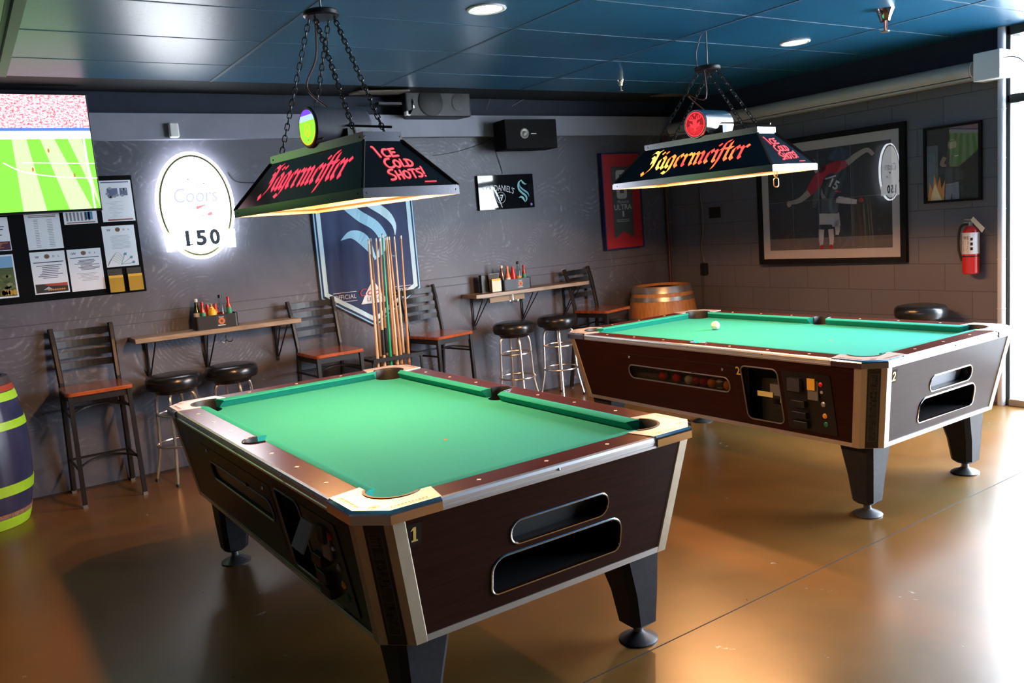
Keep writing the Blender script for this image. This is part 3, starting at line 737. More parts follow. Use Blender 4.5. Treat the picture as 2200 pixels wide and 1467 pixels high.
    for k in (0, 1):
        c = corner(k); A = TBm(); rgs = []
        qs = [math.radians(90+180*j/14) for j in range(15)]
        pthA = [(WD-.006, mid+.054)]+[(.088+.052*math.cos(q), mid+.052*math.sin(q)) for q in qs]+[(WD-.006, mid-.054)]
        for j, (v, u) in enumerate(pthA):
            cx_, cy_ = .088, mid
            dv, du = (v-cx_, u-cy_) if 0 < j < 16 else (0, u-cy_)
            L_ = math.hypot(dv, du); dv, du = dv/L_, du/L_
            r_ = []
            for rr, z in ((-.007, TH+.002), (.003, TH+.002), (.003, BED-.12), (-.006, BED-.12), (-.010, TH-.012)):
                r_.append((*c(v+dv*rr, u+du*rr), z))
            rgs.append(r_)
        A.loft(rgs); lo = A.build('pocket_liner', RUB, t, True, angle=.5)
        A = TBm(); A.tube([(*c(v, u), TH+.001) for v, u in pthA], .0028, 6); A.build('pocket_rim', CHROME, lo, True)
        x, y = c(.09, mid); B = TBm(); B.lathe([(.001, 0), (.062, 0), (.062, .01), (.001, .01)], 16, (x, y, BED-.13)); B.build('pocket_floor', DARK, lo)
    # ---- legs
    for k in range(4):
        c = corner(k); fi = .198; A = TBm()
        def sec(z, cxy, hw_, ch_=.022):
            q = [(-hw_, -hw_+ch_), (-hw_+ch_, -hw_), (hw_-ch_, -hw_), (hw_, -hw_+ch_), (hw_, hw_-ch_), (hw_-ch_, hw_), (-hw_+ch_, hw_), (-hw_, hw_-ch_)]
            return [(*c(cxy+a_, cxy+b2_), z) for a_, b2_ in q]
        A.loft([sec(.062, fi, .040, .018), sec(.078, fi, .058), sec(.20, fi+.004, .070), sec(ZBt, fi+.020, .094)])
        lg = A.build('leg', LEGM, t, True, angle=.5)
        x, y = c(fi, fi); B = TBm(); B.lathe([(.001, 0), (.070, 0), (.072, .006), (.060, .014), (.030, .026), (.018, .034), (.018, .065), (.001, .065)], 24, (x, y, 0)); B.build('leveler_foot', mat('dull_foot_metal', (.14, .14, .15), .38, .8), lg, True, angle=.5)
    return t
def place_table(t, x, y, th, label):
    c, s = math.cos(th), math.sin(th); t.location = (x+TW/2*c-TL/2*s, y+TW/2*s+TL/2*c, 0); t.rotation_euler = (0, 0, th); t['label'] = label
T1 = (0.8047, 2.0243, 0.0155); T2 = (3.387, 2.2081, 0.0083)
place_table(make_table(1), *T1, 'near pool table with green cloth and a gold number 1 on its dark wood end')
place_table(make_table(2), *T2, 'far pool table with green cloth, marked 2, with the cue ball on it')
def tloc(T, v, u, z=0.0):
    c, s = math.cos(T[2]), math.sin(T[2]); return Vector((T[0]+v*c-u*s, T[1]+v*s+u*c, z))
# balls
def ball(name, p, m, label, group=None):
    o = MB().sphere((0, 0, 0), .0286, 24, 16).build(name, m, None, True, tuple(p)); return tag(o, label, 'pool ball', group)
p = onZ(1537, 699, BED+.0286)
ball('cue_ball', (p.x, p.y, BED+.0286), mat('cue_ball_ivory', (.85, .80, .62), .12), 'off-white cue ball lying on the green cloth of the far table')
BC = [(1.476, (.65, .02, .02), 'red ball with room on both sides behind the far table window', 0), (1.361, (.70, .012, .012), 'bright red ball, second from the left behind the far table window', 0),
      (1.262, (.62, .60, .52), 'pale striped ball right of the bright red ball in the window', 1), (1.204, (.40, .02, .05), 'crimson ball in the middle of the row in the window', 0), (1.146, (.35, .02, .03), 'dark red ball right of the middle of the row in the window', 0),
      (1.086, (.75, .24, .02), 'orange ball beside the dark red ball in the window', 0), (1.026, (.04, .10, .05), 'dark green ball between the two orange balls in the window', 1), (.968, (.80, .30, .02), 'orange ball nearest the right end of the window', 0), (.935-.026, (.5, .5, .48), 'pale ball last on the right in the window, mostly in shadow', 1)]
for u, col, lab, st in BC[:-1]:
    m = mat('ball_%d' % int(u*1000), col, .15)
    if st:
        nt, nd, lk, b = nodes(m); tc = nd.new('ShaderNodeTexCoord'); sp = nd.new('ShaderNodeSeparateXYZ'); lk.new(tc.outputs['Object'], sp.inputs[0])
        k_ = math_(nt, 'GREATER_THAN', math_(nt, 'ABSOLUTE', sp.outputs[2]), .014); lk.new(mixc(nt, k_, col, (.75, .72, .62)), b.inputs['Base Color'])
    ball('pool_ball', tloc(T2, ins(.58)+.055, u, .553+.0288), m, lab, 'object balls in the return trough of the far table')

# ================================================================== LAMPS OVER THE TABLES
LBW, LBL, LH, LTW, LTL = .434, 1.222, .265, .174, .861
LIP = .034
def chain(a, b, mat_, parent, name='chain', link=.034, r=.0028):
    a = Vector(a); b = Vector(b); n = max(2, int((b-a).length/(link*.78))); A = MB(); d = (b-a).normalized()
    s1 = d.cross(Vector((.3, .9, .1))).normalized(); s2 = d.cross(s1)
    for i in range(n):
        c = a.lerp(b, (i+.5)/n); sd = s1 if i % 2 else s2; hl, hw_ = link/2, link*.28
        pts = [c+d*(hl-hw_)*(1 if math.cos(q) >= 0 else -1)+d*hw_*math.cos(q)+sd*hw_*math.sin(q) for q in [2*PI*j/10 for j in range(10)]]
        A.tube([tuple(p) for p in pts], r, 5, True)
    return A.build(name, mat_, parent, True)
def make_lamp(lit):
    t = thing('billiard_lamp', '', 'hanging lamp')
    z0, z1 = LIP, LH-LIP
    bw, bl, tw, tl = LBW/2, LBL/2, LTW/2, LTL/2
    B_ = [(-bw, -bl), (bw, -bl), (bw, bl), (-bw, bl)]; T_ = [(-tw, -tl), (tw, -tl), (tw, tl), (-tw, tl)]
    ti = .006
    names = ['end_panel', 'side_panel', 'end_panel', 'side_panel']; pans = []
    for k in range(4):
        j = (k+1) % 4; A = MB()
        def inn(p): return (p[0]*(1-ti/abs(p[0])) if p[0] else 0, p[1]*(1-ti/abs(p[1])))
        a, b, c, d = B_[k], B_[j], T_[j], T_[k]; ai, bi, ci, di = map(inn, (a, b, c, d))
        A.mi = 0; A.add([(*a, z0), (*b, z0), (*c, z1), (*d, z1)], [(0, 1, 2, 3)])
        A.mi = 1; A.add([(*ai, z0), (*bi, z0), (*ci, z1), (*di, z1)], [(3, 2, 1, 0)])
        A.keep = True; pans.append(A.build(names[k], [SHADE, SHIN], t))
        # lips and hip strips
        for (p, q, za, zb, nm) in ((a, b, 0, z0+.003, 'lower_lip'), (c, d, z1-.003, LH, 'upper_lip')):
            if nm == 'upper_lip': p, q = d, c
            pi, qi = inn(p), inn(q); A = MB(); e = 1.006
            A.mi = 0; A.add([(p[0]*e, p[1]*e, za), (q[0]*e, q[1]*e, za), (q[0]*e, q[1]*e, zb), (p[0]*e, p[1]*e, zb)], [(0, 1, 2, 3)])
            A.mi = 1; A.add([(*pi, za), (*qi, za), (*qi, zb), (*pi, zb)], [(3, 2, 1, 0)])
            A.mi = 0; A.add([(*pi, za), (*qi, za), (q[0]*e, q[1]*e, za), (p[0]*e, p[1]*e, za)], [(0, 1, 2, 3)])
            A.keep = True; o = A.build(nm, [SHTRIM, SHIN], t)
            S_ = MB()
            for f in (.035, .965):
                x, y = p[0]*e+(q[0]-p[0])*e*f, p[1]*e+(q[1]-p[1])*e*f; S_.sphere((x, y, (za+zb)/2), .004, 6, 4)
            S_.build('screws', CHROME, o, True)
        A = MB(); A.tube([(a[0]*1.004, a[1]*1.004, z0), (d[0]*1.01, d[1]*1.01, z1)], .007, 4); A.build('hip_strip', mat('dark_wood_strip', (.03, .018, .010), .5), t)
    MB().box(-tw+.004, tw-.004, -tl+.004, tl-.004, LH-.034, LH-.030).build('top_plate', SHADE, t)
    # flared inner lip of pale wood that shows from below
    A = MB()
    for k in range(4):
        j = (k+1) % 4; a, b = B_[k], B_[j]; f1, f2 = .975, .90
        def sc(p, f): return (p[0]-(1 if p[0] > 0 else -1)*f, p[1]-(1 if p[1] > 0 else -1)*f)
        A.add([(*sc(a, .008), .012), (*sc(b, .008), .012), (*sc(b, .034), .020), (*sc(a, .034), .020)], [(0, 1, 2, 3)])
        A.add([(*sc(a, .034), .020), (*sc(b, .034), .020), (*sc(b, .034), .028), (*sc(a, .034), .028)], [(0, 1, 2, 3)])
    A.build('inner_lip', SHIN, t)
    # lettering
    sl = math.hypot(LH-2*LIP, bw-tw); RED = ems('lit_red_cool', (1.0, 0.035, 0.07), 1.25) if not lit else None
    if lit:
        RED = mat('lit_red_warm', (0.02, 0, 0), .4, emis=(1, .1, .02), estr=1.9); nt, nd, lk, b = nodes(RED)
        co = coords(nt, (1, 1, 1)); g_ = noise(nt, coords(nt, (1, 2.2, 2.2)), 2.2, 1)
        lk.new(ramp(nt, g_, [(.38, (1, .035, .03)), (.56, (1, .20, .03)), (.66, (1, .50, .08))]), b.inputs['Emission Color'])
    def side_map(sx):
        def f(x, y, h):
            k = y/sl; X = bw+(tw-bw)*k; Z = z0+(z1-z0)*k; nx, nz = (z1-z0)/sl, (bw-tw)/sl
            return (sx*(X+nx*(h+.0012)), sx*x, Z+nz*(h+.0012))
        return f
    def end_map(sy):
        def f(x, y, h):
            k = y/sl; Y = bl+(tl-bl)*k; Z = z0+(z1-z0)*k
            return (-sy*x, sy*(Y+.0025+h), Z+.001+h)
        return f
    for sx in (-1, 1):
        a = Art(side_map(sx)); fraktur(a, 'Jagermeister', -.365, .070, .765, .098, RED)
        a.build('lettering', pans[3 if sx < 0 else 1])
    for sy in (-1, 1):
        a = Art(end_map(sy)); m = ems('lit_red_hand', (1.0, .06, .08), 1.2)
        hand(a, 'IcE', -.075, .150, .048, .105, m, .20, .02); hand(a, 'COLD', -.062, .095, .046, .135, m, .20, .05); hand(a, 'SHOTs!', -.075, .036, .048, .175, m, .18, .08)
        a.up(); a.rect(.07, .125, .020, .025, m); a.build('lettering', pans[0 if sy < 0 else 2])
    # bulbs
    for y in (-.36, 0, .36):
        A = MB(); A.lathe([(.001, -.045), (.018, -.038), (.030, -.015), (.028, .008), (.014, .030), (.013, .05), (.001, .05)], 14, (0, y, .115))
        o = A.build('bulb', ems('warm_bulb', (1, .66, .34), 22.0), t, True)
        A = MB(); A.lathe([(.018, .16), (.018, LH-.005), (.03, LH-.004)], 12, (0, y, 0)); A.build('socket', WHITE, o, True)
        l = bpy.data.lights.new('bulb_light', 'POINT'); l.energy = BULB_W; l.color = (1.0, .50, .20); l.shadow_soft_size = .02
        lo = bpy.data.objects.new('bulb_light', l); COL.objects.link(lo); lo.parent = t; lo.location = (0, y, .062)
    # round sign box on top
    A = MB(); n = 28; prof = [(.001, -.10), (.082, -.10), (.087, -.094), (.087, .16), (.080, .17), (.001, .17)]
    rings = [[(x, r*math.cos(2*PI*i/n), .062+LH+.012+r*math.sin(2*PI*i/n)) for i in range(n)] for r, x in prof]
    A.loft(rings); cz = LH+.074
    cyl = A.build('sign_drum', mat('drum_grey', (.055, .055, .07), .35) if not lit else mat('drum_chrome', (.7, .7, .72), .16, 1), t, True)
    a = Art(lambda x, y, h: (-.1005-h, -x, cz+y))
    if lit:
        R_ = ems('disc_red', (1, .02, .03), 1.3); DR = ems('disc_dark_red', (.35, .004, .008), .5)
        a.ell(0, 0, .080, .080, BLK); a.up(); a.ell(0, 0, .074, .074, R_); a.up(); a.ell(0, 0, .066, .066, DR); a.up()
        for j in range(16):
            q = PI*(1.08+.84*j/15); a.stroke([(.034*math.cos(q), .034*math.sin(q)), (.062*math.cos(q), .062*math.sin(q))], .003, R_, cap=False)
        a.up(); a.poly([(-.012, .012), (.012, .012), (.010, -.028), (0, -.048), (-.010, -.028)], R_); a.ell(0, .010, .015, .020, R_)
        for s_ in (-1, 1):
            a.stroke([(s_*.008, .018), (s_*.026, .030), (s_*.036, .052)], .006, R_, 3); a.stroke([(s_*.022, .026), (s_*.040, .030), (s_*.050, .044)], .005, R_, 3)
            a.stroke([(s_*.014, .020), (s_*.014, .034), (s_*.022, .048)], .005, R_, 3)
            a.poly([(s_*.010, -.004), (s_*.040, .012), (s_*.034, -.010), (s_*.014, -.026)][::s_], R_)
        a.up(); a.rect(-.002, .002, .046, .062, R_); a.rect(-.008, .008, .053, .057, R_)
    else:
        a.ell(0, 0, .080, .080, BLK); a.up(); a.ell(0, 0, .074, .074, ems('disc_lime', (.25, .62, .03), .85)); a.up()
        a.poly([(.074*math.cos(q), .074*math.sin(q)) for q in [PI*(.12+.76*j/12) for j in range(13)]], ems('disc_sky', (.35, .5, 1.0), .9)); a.up()
        a.poly([(.074*math.cos(q), .074*math.sin(q)) for q in [PI*(.24+.52*j/12) for j in range(13)]], ems('disc_violet', (.16, .05, .75), .8)); a.up()
        a.ring(0, -.012, .026, .026, .003, ems('disc_amber', (.9, .4, .02), .8)); a.stroke([(-.02, -.03), (.0, -.008), (.02, -.034)], .004, MATS['disc_amber']); a.ring(0, 0, .074, .074, .004, MATS['disc_amber'], a0=PI*1.1, a1=PI*1.9)
    a.build('disc_face', cyl)
    A = MB(); A.tube([(.05, .03, LH+.02), (.05, -.07, LH+.075), (.06, -.42, LH+.02)], .007, 4); A.box(.035, .075, -.10, -.05, LH, LH+.06); A.build('hanger_bar', BLKM, t)
    return t
def hang(t, loc, yaw, cx, cy, cz_, label, red=True):
    t.location = loc; t.rotation_euler = (0, 0, yaw); t['label'] = label
    inv = Matrix.Rotation(-yaw, 4, 'Z') @ Matrix.Translation(-Vector(loc))
    tl_ = lambda p: inv @ Vector(p)
    A = MB(); A.lathe([(.001, -.012), (.070, -.012), (.078, -.006), (.078, .010), (.070, .016), (.001, .020)], 28, tuple(tl_((cx, cy, cz_)))); A.build('canopy_disc', BLKM, t, True)
    A = MB(); A.tube([tl_((cx, cy, cz_)), tl_((cx, cy, ZC))], .005, 8); A.build('ceiling_rod', GREY, t, True)
    if cz_ < ZC-.12:
        A = MB(); A.tube([tl_((cx-.06, cy+.03, cz_+.01)), tl_((cx-.06, cy+.03, cz_+.10)), tl_((cx-.03, cy+.02, ZC-.03)), tl_((cx-.01, cy+.01, ZC))], .003, 6); A.build('supply_cable', mat('cable_maroon', (.12, .04, .05), .5), t, True)
    for n_, (dx, dy, ax, ay) in enumerate(((-.05, .03, -.07, .34), (-.05, -.03, -.07, -.34), (.05, .03, .07, .34), (.05, -.03, .07, -.34))):
        a = tl_((cx+dx*.9, cy+dy, cz_-.012)); chain(a, (ax, ay, LH+.005), BLKM, t)
    A = MB(); P_ = catmull([tuple(tl_((cx-.03, cy, cz_-.01))), tuple(tl_((cx-.05, cy-.02, cz_-.18))), (-.03, .10, LH+.26), (.02, .02, LH+.16), (.05, .0, LH+.10)], 6); A.tube(P_, .0045, 6); A.build('power_cord', mat('cable_brown', (.10, .04, .03), .5), t, True)
    for q in range(4):
        A = MB(); x, y = -.10+.055*q, .02*q; A.tube(catmull([(x, y, LH+.02), (x+.03, y+.04, LH+.09), (x+.07, y-.03, LH+.05), (x+.02, y-.08, LH+.015)], 5), .003, 5); A.build('loose_wire', RUB, t, True)
L1 = make_lamp(False); pc = onY(690, 32, 3.59)
hang(L1, (1.433, 3.515, 1.691), .106, pc.x, pc.y, pc.z, 'billiard lamp over the near table, lime and violet disc on its top')
L2 = make_lamp(True); pc = onY(1520, 148, 3.69)
hang(L2, (3.962, 3.710, 1.733), .081, pc.x, pc.y, pc.z, 'billiard lamp over the far table with glowing red stag disc on top')
# pull chain hanging under the far lamp
p = onY(1667, 378, 3.15); chain((p.x, p.y, 1.760), (p.x, p.y, 1.760-.115), mat('brass_links', (.5, .33, .14), .3, .8), L2.__class__ and None, 'pull_chain', .052, .0035)
pcn = bpy.data.objects['pull_chain']; tag(pcn, 'short loose brass chain hanging below the right end of the far lamp', 'chain')

# ================================================================== TELEVISION, NOTICE BOARD, LIT OVAL SIGN
YT = YB-.20
def wall_pt(px, py, Y=YB): p = onY(px, py, Y); return p
tr, br = wall_pt(187, 205, YT), wall_pt(213, 447, YT)
TVX1, TVZ1, TVZ0 = (tr.x+br.x)/2, tr.z, br.z; TVH = TVZ1-TVZ0; TVW = TVH*16/9
tv = thing('television', 'large flat television on the wall showing a football pitch and red crowd', 'television', (TVX1-TVW/2, YT, TVZ0))
MB().box(-TVW/2-.008, TVW/2+.008, 0.001, .045, -.014, TVH+.010).build('casing', BLK, tv, bevel=.003)
MB().box(-.2, .2, .045, .18, TVH*.45, TVH*.75).build('wall_mount', BLKM, tv)
a = Art(); E1 = lambda n, c, s=1.0: ems('tv_'+n, c, s)
TS = 0.75
a.rect(-TVW/2, TVW/2, 0, TVH, E1('green', (.24, .85, .06), TS)); a.up()
pt_ = TVH*.62
for k in range(-6, 7):
    xb, xt = k*.26, k*.155; 
    L0, L1_, R0, R1 = xb-.065, xt+.035, xb+.065, xt+.115
    a.poly([(max(-TVW/2, min(TVW/2, q[0])), q[1]) for q in [(L0, 0), (R0, 0), (R1, pt_), (L1_, pt_)]], E1('stripe', (.62, .98, .42), TS))
a.up(); WL = E1('white', (1, 1, 1), TS*1.05)
a.rect(-TVW/2, TVW/2, pt_+.045, TVH, E1('crowd', (1, .45, .5), TS)); a.rect(-TVW/2, TVW/2, pt_, pt_+.055, WL)
a.up(); a.rect(-TVW/2, TVW/2, pt_+.05, pt_+.068, E1('adband', (.08, .22, .75), TS)); 
a.stroke([(TVW/2-.045, pt_), (TVW/2-.035, 0)], .012, WL, cap=False); a.stroke([(TVW*.18, TVH*.42), (TVW/2, TVH*.40)], .006, WL, cap=False)
a.stroke([(TVW*.10, TVH*.42), (TVW*.18, TVH*.34), (TVW*.33, TVH*.29), (TVW/2, TVH*.27)], .007, WL, 4)
for x, y in ((.30, .52), (.22, .36), (.40, .30), (.05, .45), (-.2, .3)):
    a.ell(x*TVW, y*TVH, .006, .014, E1('player', (.85, .35, .03), TS*.6), 8)
m = MATS['tv_crowd']; nt, nd, lk, b = nodes(m); lk.new(ramp(nt, noise(nt, coords(nt, (1, 1, 1.4)), 62, 3, .8), [(.36, (.75, .03, .10)), (.46, (1, .35, .42)), (.56, (1, .92, .95))]), b.inputs['Emission Color'])
a.build('screen', tv)

YBd = YB-.015
bt, bb = wall_pt(284, 376, YBd), wall_pt(313, 625, YBd)
BX1 = (bt.x+bb.x)/2; BZ1, BZ0 = bt.z, bb.z
nb = tag(MB().box(BX1-1.75, BX1, YBd, YB-.002, BZ0, BZ1).build('notice_board', mat('board_black', (.004, .004, .005), .8, spec=.1), bevel=.002), 'wide black notice board on the back wall below the television', 'notice board')
Sx = 330/1614
def paper_art(kind, w_, h_):
    a = Art(lambda x, y, h: (x, -.0012-h, y)); PW = mat('paper_white', (.74, .76, .82), .6); IN = mat('ink_grey', (.20, .21, .26), .6); NV = mat('ink_navy', (.06, .07, .14), .6)
    a.rect(-w_/2, w_/2, -h_/2, h_/2, PW); a.up()
    W2, H2 = w_/2*.86, h_/2*.9
    def wwdl(y=.40, sc=1): 
        a.text('W', -.30*w_*sc, y*h_, .016, NV, bold=.02); a.ell(-.02*w_, y*h_+.001, .016, .015, mat('crest_brown', (.22, .12, .06), .5), 14); a.text('D', .17*w_*sc, y*h_, .012, NV, bold=.02); a.text('L', .32*w_*sc, y*h_, .012, NV, bold=.02); a.up(); a.text('W', -.02*w_, y*h_, .012, NV, bold=.02)
    if kind == 'map':
        a.rect(-W2, W2, H2*.98, H2*1.04, mat('ink_blue', (.10, .14, .32), .6)); a.rect(-W2*.6, W2*.15, .03, .085, mat('map_blue', (.12, .15, .25), .6)); a.rect(W2*.3, W2*.85, .035, .085, MATS['map_blue']); a.up()
        for k in range(9): a.ell(random.uniform(-W2*.7, W2*.8), random.uniform(.02, .09), .012, .009, mat('map_grey', (.3, .32, .38), .6), 8)
        a.lines(-W2, W2*.5, -H2*.9, 0, 12, IN, .0012, .9); a.rect(-W2*.8, W2, -H2*1.06, -H2*.98, mat('ink_red', (.3, .10, .09), .6))
    elif kind == 'dart':
        wwdl(); a.lines(-W2*.7, W2*.8, -.02, .075, 11, IN, .0016, .3); c = mat('print_teal', (.10, .32, .42), .6)
        for (x, y) in ((.02, -.06), (.055, -.085), (.065, -.12)): a.stroke([(-.01, -.125), (x, y)], .003, c); a.poly([(x-.008, y), (x+.010, y-.006), (x+.014, y+.012), (x, y+.014)], c)
        g2 = mat('print_sage', (.32, .40, .24), .6)
        for k in range(5): a.stroke([(-.095, -.13), (-.07+.01*k, -.09+.012*k), (-.02+.008*k, -.12+.008*k)], .002, g2, 3)
    elif kind == 'list':
        a.rect(-W2*.9, W2*.9, H2*.90, H2*.94, NV); a.rect(-W2*.9, W2*.9, H2*.99, H2*1.03, mat('ink_red', (.3, .10, .09), .6))
        a.lines(-W2*.62, -W2*.30, -H2, H2*.8, 17, IN, .003, .25); a.lines(W2*.25, W2*.65, -H2, H2*.8, 17, IN, .003, .25)
    elif kind == 'strip':
        for k in range(7): a.rect(-W2+k*.022, -W2+k*.022+.012, -h_*.25, h_*.42, IN)
        a.rect(W2*.35, W2*.85, -h_*.18, h_*.45, mat('print_blue', (.07, .22, .42), .6)); a.rect(-W2, W2, -h_*.42, -h_*.34, mat('ink_red', (.3, .10, .09), .6))
    elif kind == 'pub':
        wwdl(.38, 1.0); a.lines(-W2, W2, H2*.48, H2*.62, 1, NV, .006, 0); a.lines(-W2*.9, W2*.9, -H2*.32, H2*.42, 8, NV, .0042, .5)
        a.rect(-w_*.46, w_*.46, -h_*.47, -h_*.26, mat('print_dark', (.02, .018, .018), .6)); a.up(); a.poly([(-.05, -h_*.26), (w_*.46, -h_*.26), (w_*.46, -h_*.34), (-.02, -h_*.31)], mat('print_sunset', (.38, .05, .03), .6))
        for k in range(8): a.ell(-.02+.013*k, -h_*.41, .006, .006, mat('print_amber', (.6, .22, .05), .6), 8)
        a.poly([(-.05, -h_*.40), (-.02, -h_*.33), (.005, -h_*.40)], mat('print_pale', (.4, .42, .45), .6))
    elif kind == 'rules':
        a.text('D', -.36*w_, .40*h_, .013, NV); wwdl(); a.lines(-W2, W2, H2*.60, H2*.72, 1, NV, .005, 0); a.lines(-W2*.9, W2, -H2*.02, H2*.55, 9, NV, .0038, .6); a.lines(-W2*.7, W2*.8, -H2*.6, -H2*.15, 6, IN, .0022, .5)
    elif kind == 'flyer':
        a.lines(-W2, W2, -H2*.15, H2*.95, 6, NV, .006, .6); a.rect(-w_*.48, w_*.48, -h_*.48, -h_*.22, mat('print_plum', (.08, .012, .05), .6)); a.up(); a.lines(-W2, W2, -H2*.95, -H2*.55, 4, MATS['print_amber'] if 'print_amber' in MATS else IN, .004, .8)
    elif kind == 'course':
        a.rect(-w_*.46, w_*.46, -h_*.46, h_*.46, mat('print_green', (.07, .10, .035), .6)); a.up(); a.rect(-w_*.46, w_*.46, h_*.2, h_*.46, mat('print_sky', (.22, .40, .60), .6)); a.up()
        for k in range(22): a.ell(random.uniform(-w_*.4, w_*.4), random.uniform(-h_*.3, h_*.28), .018, .010, mat('print_g%d' % (k % 3), [(.14, .16, .05), (.04, .06, .02), (.20, .22, .10)][k % 3], .6), 8)
        a.up()
        for k in range(8): a.ell(random.uniform(-w_*.4, w_*.42), -h_*.38, .014, .018, mat('print_gold', (.5, .28, .03), .6), 8)
    return a
PAP = [('map', [(1030, 95), (1370, 75), (1420, 500), (1080, 530)], 'map_sheet', 'white sheet with a blue-grey map print at the top right of the board'),
       ('dart', [(1065, 575), (1405, 545), (1460, 970), (1125, 1005)], 'dart_league_sheet', 'white sheet with teal darts drawn along its bottom, under the map sheet'),
       ('list', [(245, 450), (620, 425), (670, 790), (305, 825)], 'printed_list', 'white sheet with two narrow columns of small print under the television'),
       ('strip', [(660, 425), (1010, 395), (1030, 525), (680, 560)], 'coupon_strip', 'low wide paper with a blue square, just below the corner of the television'),
       ('pub', [(305, 850), (670, 815), (740, 1250), (375, 1295)], 'tournament_flyer', 'white flyer with a red sunset and tavern picture along its bottom'),
       ('rules', [(695, 820), (1050, 790), (1115, 1220), (765, 1260)], 'rules_sheet', 'white text-only sheet pinned right of the sunset flyer')]
for kind, q, nm, lab in PAP:
    P_ = [wall_pt(x*Sx, 370+y*Sx, YBd-.003) for x, y in q]
    xm = (P_[0].x+P_[1].x+P_[2].x+P_[3].x)/4; w_ = ((P_[1].x-P_[0].x)+(P_[2].x-P_[3].x))/2; zt, zb = (P_[0].z+P_[1].z)/2, (P_[2].z+P_[3].z)/2
    o = paper_art(kind, w_, zt-zb).build(nm, None, (xm, YBd, (zt+zb)/2)); tag(o, lab, 'paper notice')
for kind, (xr_t, zt_), (xr_b, zb_), nm, lab in (('flyer', (75, 470), (125, 820), 'event_flyer', 'flyer with a plum picture band at the left edge of the photo'), ('course', (130, 860), (205, 1310), 'golf_poster', 'green landscape poster with blue sky at the bottom left of the board')):
    p1, p2 = wall_pt(xr_t*Sx, 370+zt_*Sx, YBd-.003), wall_pt(xr_b*Sx, 370+zb_*Sx, YBd-.003); xr = (p1.x+p2.x)/2; w_ = .21
    o = paper_art(kind, w_, p1.z-p2.z).build(nm, None, (xr-w_/2, YBd, (p1.z+p2.z)/2)); tag(o, lab, 'paper notice')
def card_holder(loc, label, wd=.098, h=.165, ang=0, standing=False):
    t = thing('card_holder', label, 'card holder', loc, ang, 'clear holders of yellow cards')
    A = MB(); A.box(-wd/2, wd/2, -.004, -.002, 0, h); A.box(-wd/2, wd/2, -.032, -.030, 0, h*.62); A.box(-wd/2, wd/2, -.032, -.002, 0, .003); A.box(-wd/2, -wd/2+.002, -.032, -.002, 0, h*.62); A.box(wd/2-.002, wd/2, -.032, -.002, 0, h*.62)
    A.build('clear_box', glassy('acrylic', (.9, .9, .88)), t)
    A = MB(); A.box(-wd/2+.004, wd/2-.004, -.028, -.008, .005, h*.72); A.build('yellow_cards', noisy('yellow_card', (.72, .40, .03), (.80, .47, .05), 5, rough=.6), t)
    A = MB(); A.box(-wd/2+.003, wd/2-.003, -.0062, -.0042, .005, h*.98); A.build('backing_card', mat('backing_dark', (.03, .028, .03), .6), t)
    return t
pa = wall_pt(1240*Sx, 370+1265*Sx, YBd-.02); pb = wall_pt(1440*Sx, 370+1243*Sx, YBd-.02)
card_holder((pa.x, YBd-.001, pa.z), 'clear holder of yellow cards on the board, the left of two')
card_holder((pb.x, YBd-.001, pb.z), 'clear holder of yellow cards at the lower right corner of the board')

# lit oval beer sign
YS = YB-.05
c_ = wall_pt(419, 442, YS); lf, rg_ = wall_pt(336, 445, YS), wall_pt(503, 438, YS); tp_, bt_ = wall_pt(410, 326, YS), wall_pt(428, 556, YS)
RX, RZ = (rg_.x-lf.x)/2, (tp_.z-bt_.z)/2; CX, CZ = (rg_.x+lf.x)/2, (tp_.z+bt_.z)/2
sg = thing('lit_beer_sign', 'glowing white oval beer sign reading 150 on the back wall', 'lit sign', (CX, YS, CZ))
WE = 5.0
A = MB(); n = 56
A.loft([[(rx*math.cos(2*PI*i/n), y, rz*math.sin(2*PI*i/n)) for i in range(n)] for rx, rz, y in ((RX, RZ, 0), (RX, RZ, .022))]); A.build('sign_body', ems('sign_white', (.93, .96, 1.0), WE), sg, True, angle=.5)
A = MB(); A.loft([[(rx*math.cos(2*PI*i/n), y, rz*math.sin(2*PI*i/n)) for i in range(n)] for rx, rz, y in ((RX, RZ, .021), (RX*1.012, RZ*1.008, .012), (RX, RZ, -.003), (RX*.955, RZ*.968, -.003), (RX*.955, RZ*.968, .021))], True, True); A.build('glowing_rim', ems('rim_white', (.85, .91, 1.0), 15.0), sg, True)
MB().box(-.1, .1, .022, .05, -.15, .15).build('wall_bracket', BLK, sg)
a = Art(lambda x, y, h: (x, -.001-h, y)); a.L = 1
GR = mat('sign_trim_gold', (.16, .17, .06), .35, .3)
a.ring(0, 0, RX*.93, RZ*.945, .014, GR, 64)
a.up(2); a.text('Coors', .0, RZ*.20, .10, ems('sign_blue', (.75, .77, 1.0), .50), wid=.30, shear=.12)
rd = ems('sign_red', (1, .38, .42), .5)
a.poly([(-.005, -.005), (.085, .008), (.0, -.030)], rd); a.poly([(.07, -.058), (.105, -.045), (.103, -.072), (.070, -.074)], rd); a.poly([(.01, -.072), (.05, -.070), (.05, -.076), (.01, -.078)], rd)
for x, y in ((-.035, .185), (.02, .135), (.07, .155)): a.ell(x, y, .008, .004, ems('sign_mark', (.25, .32, .28), .3), 8)
a.build('face_print', sg)
A = MB(); zb_ = -RZ*.60; A.box(-RX*.72, RX*.72, -.022, -.004, zb_-.075, zb_+.075)
A.hexa([(-RX*.88, -.012, zb_-.085), (-RX*.70, -.012, zb_-.085), (-RX*.70, .005, zb_-.085), (-RX*.88, .005, zb_-.085)], [(-RX*.92, -.012, zb_+.045), (-RX*.70, -.012, zb_+.045), (-RX*.70, .005, zb_+.045), (-RX*.92, .005, zb_+.045)])
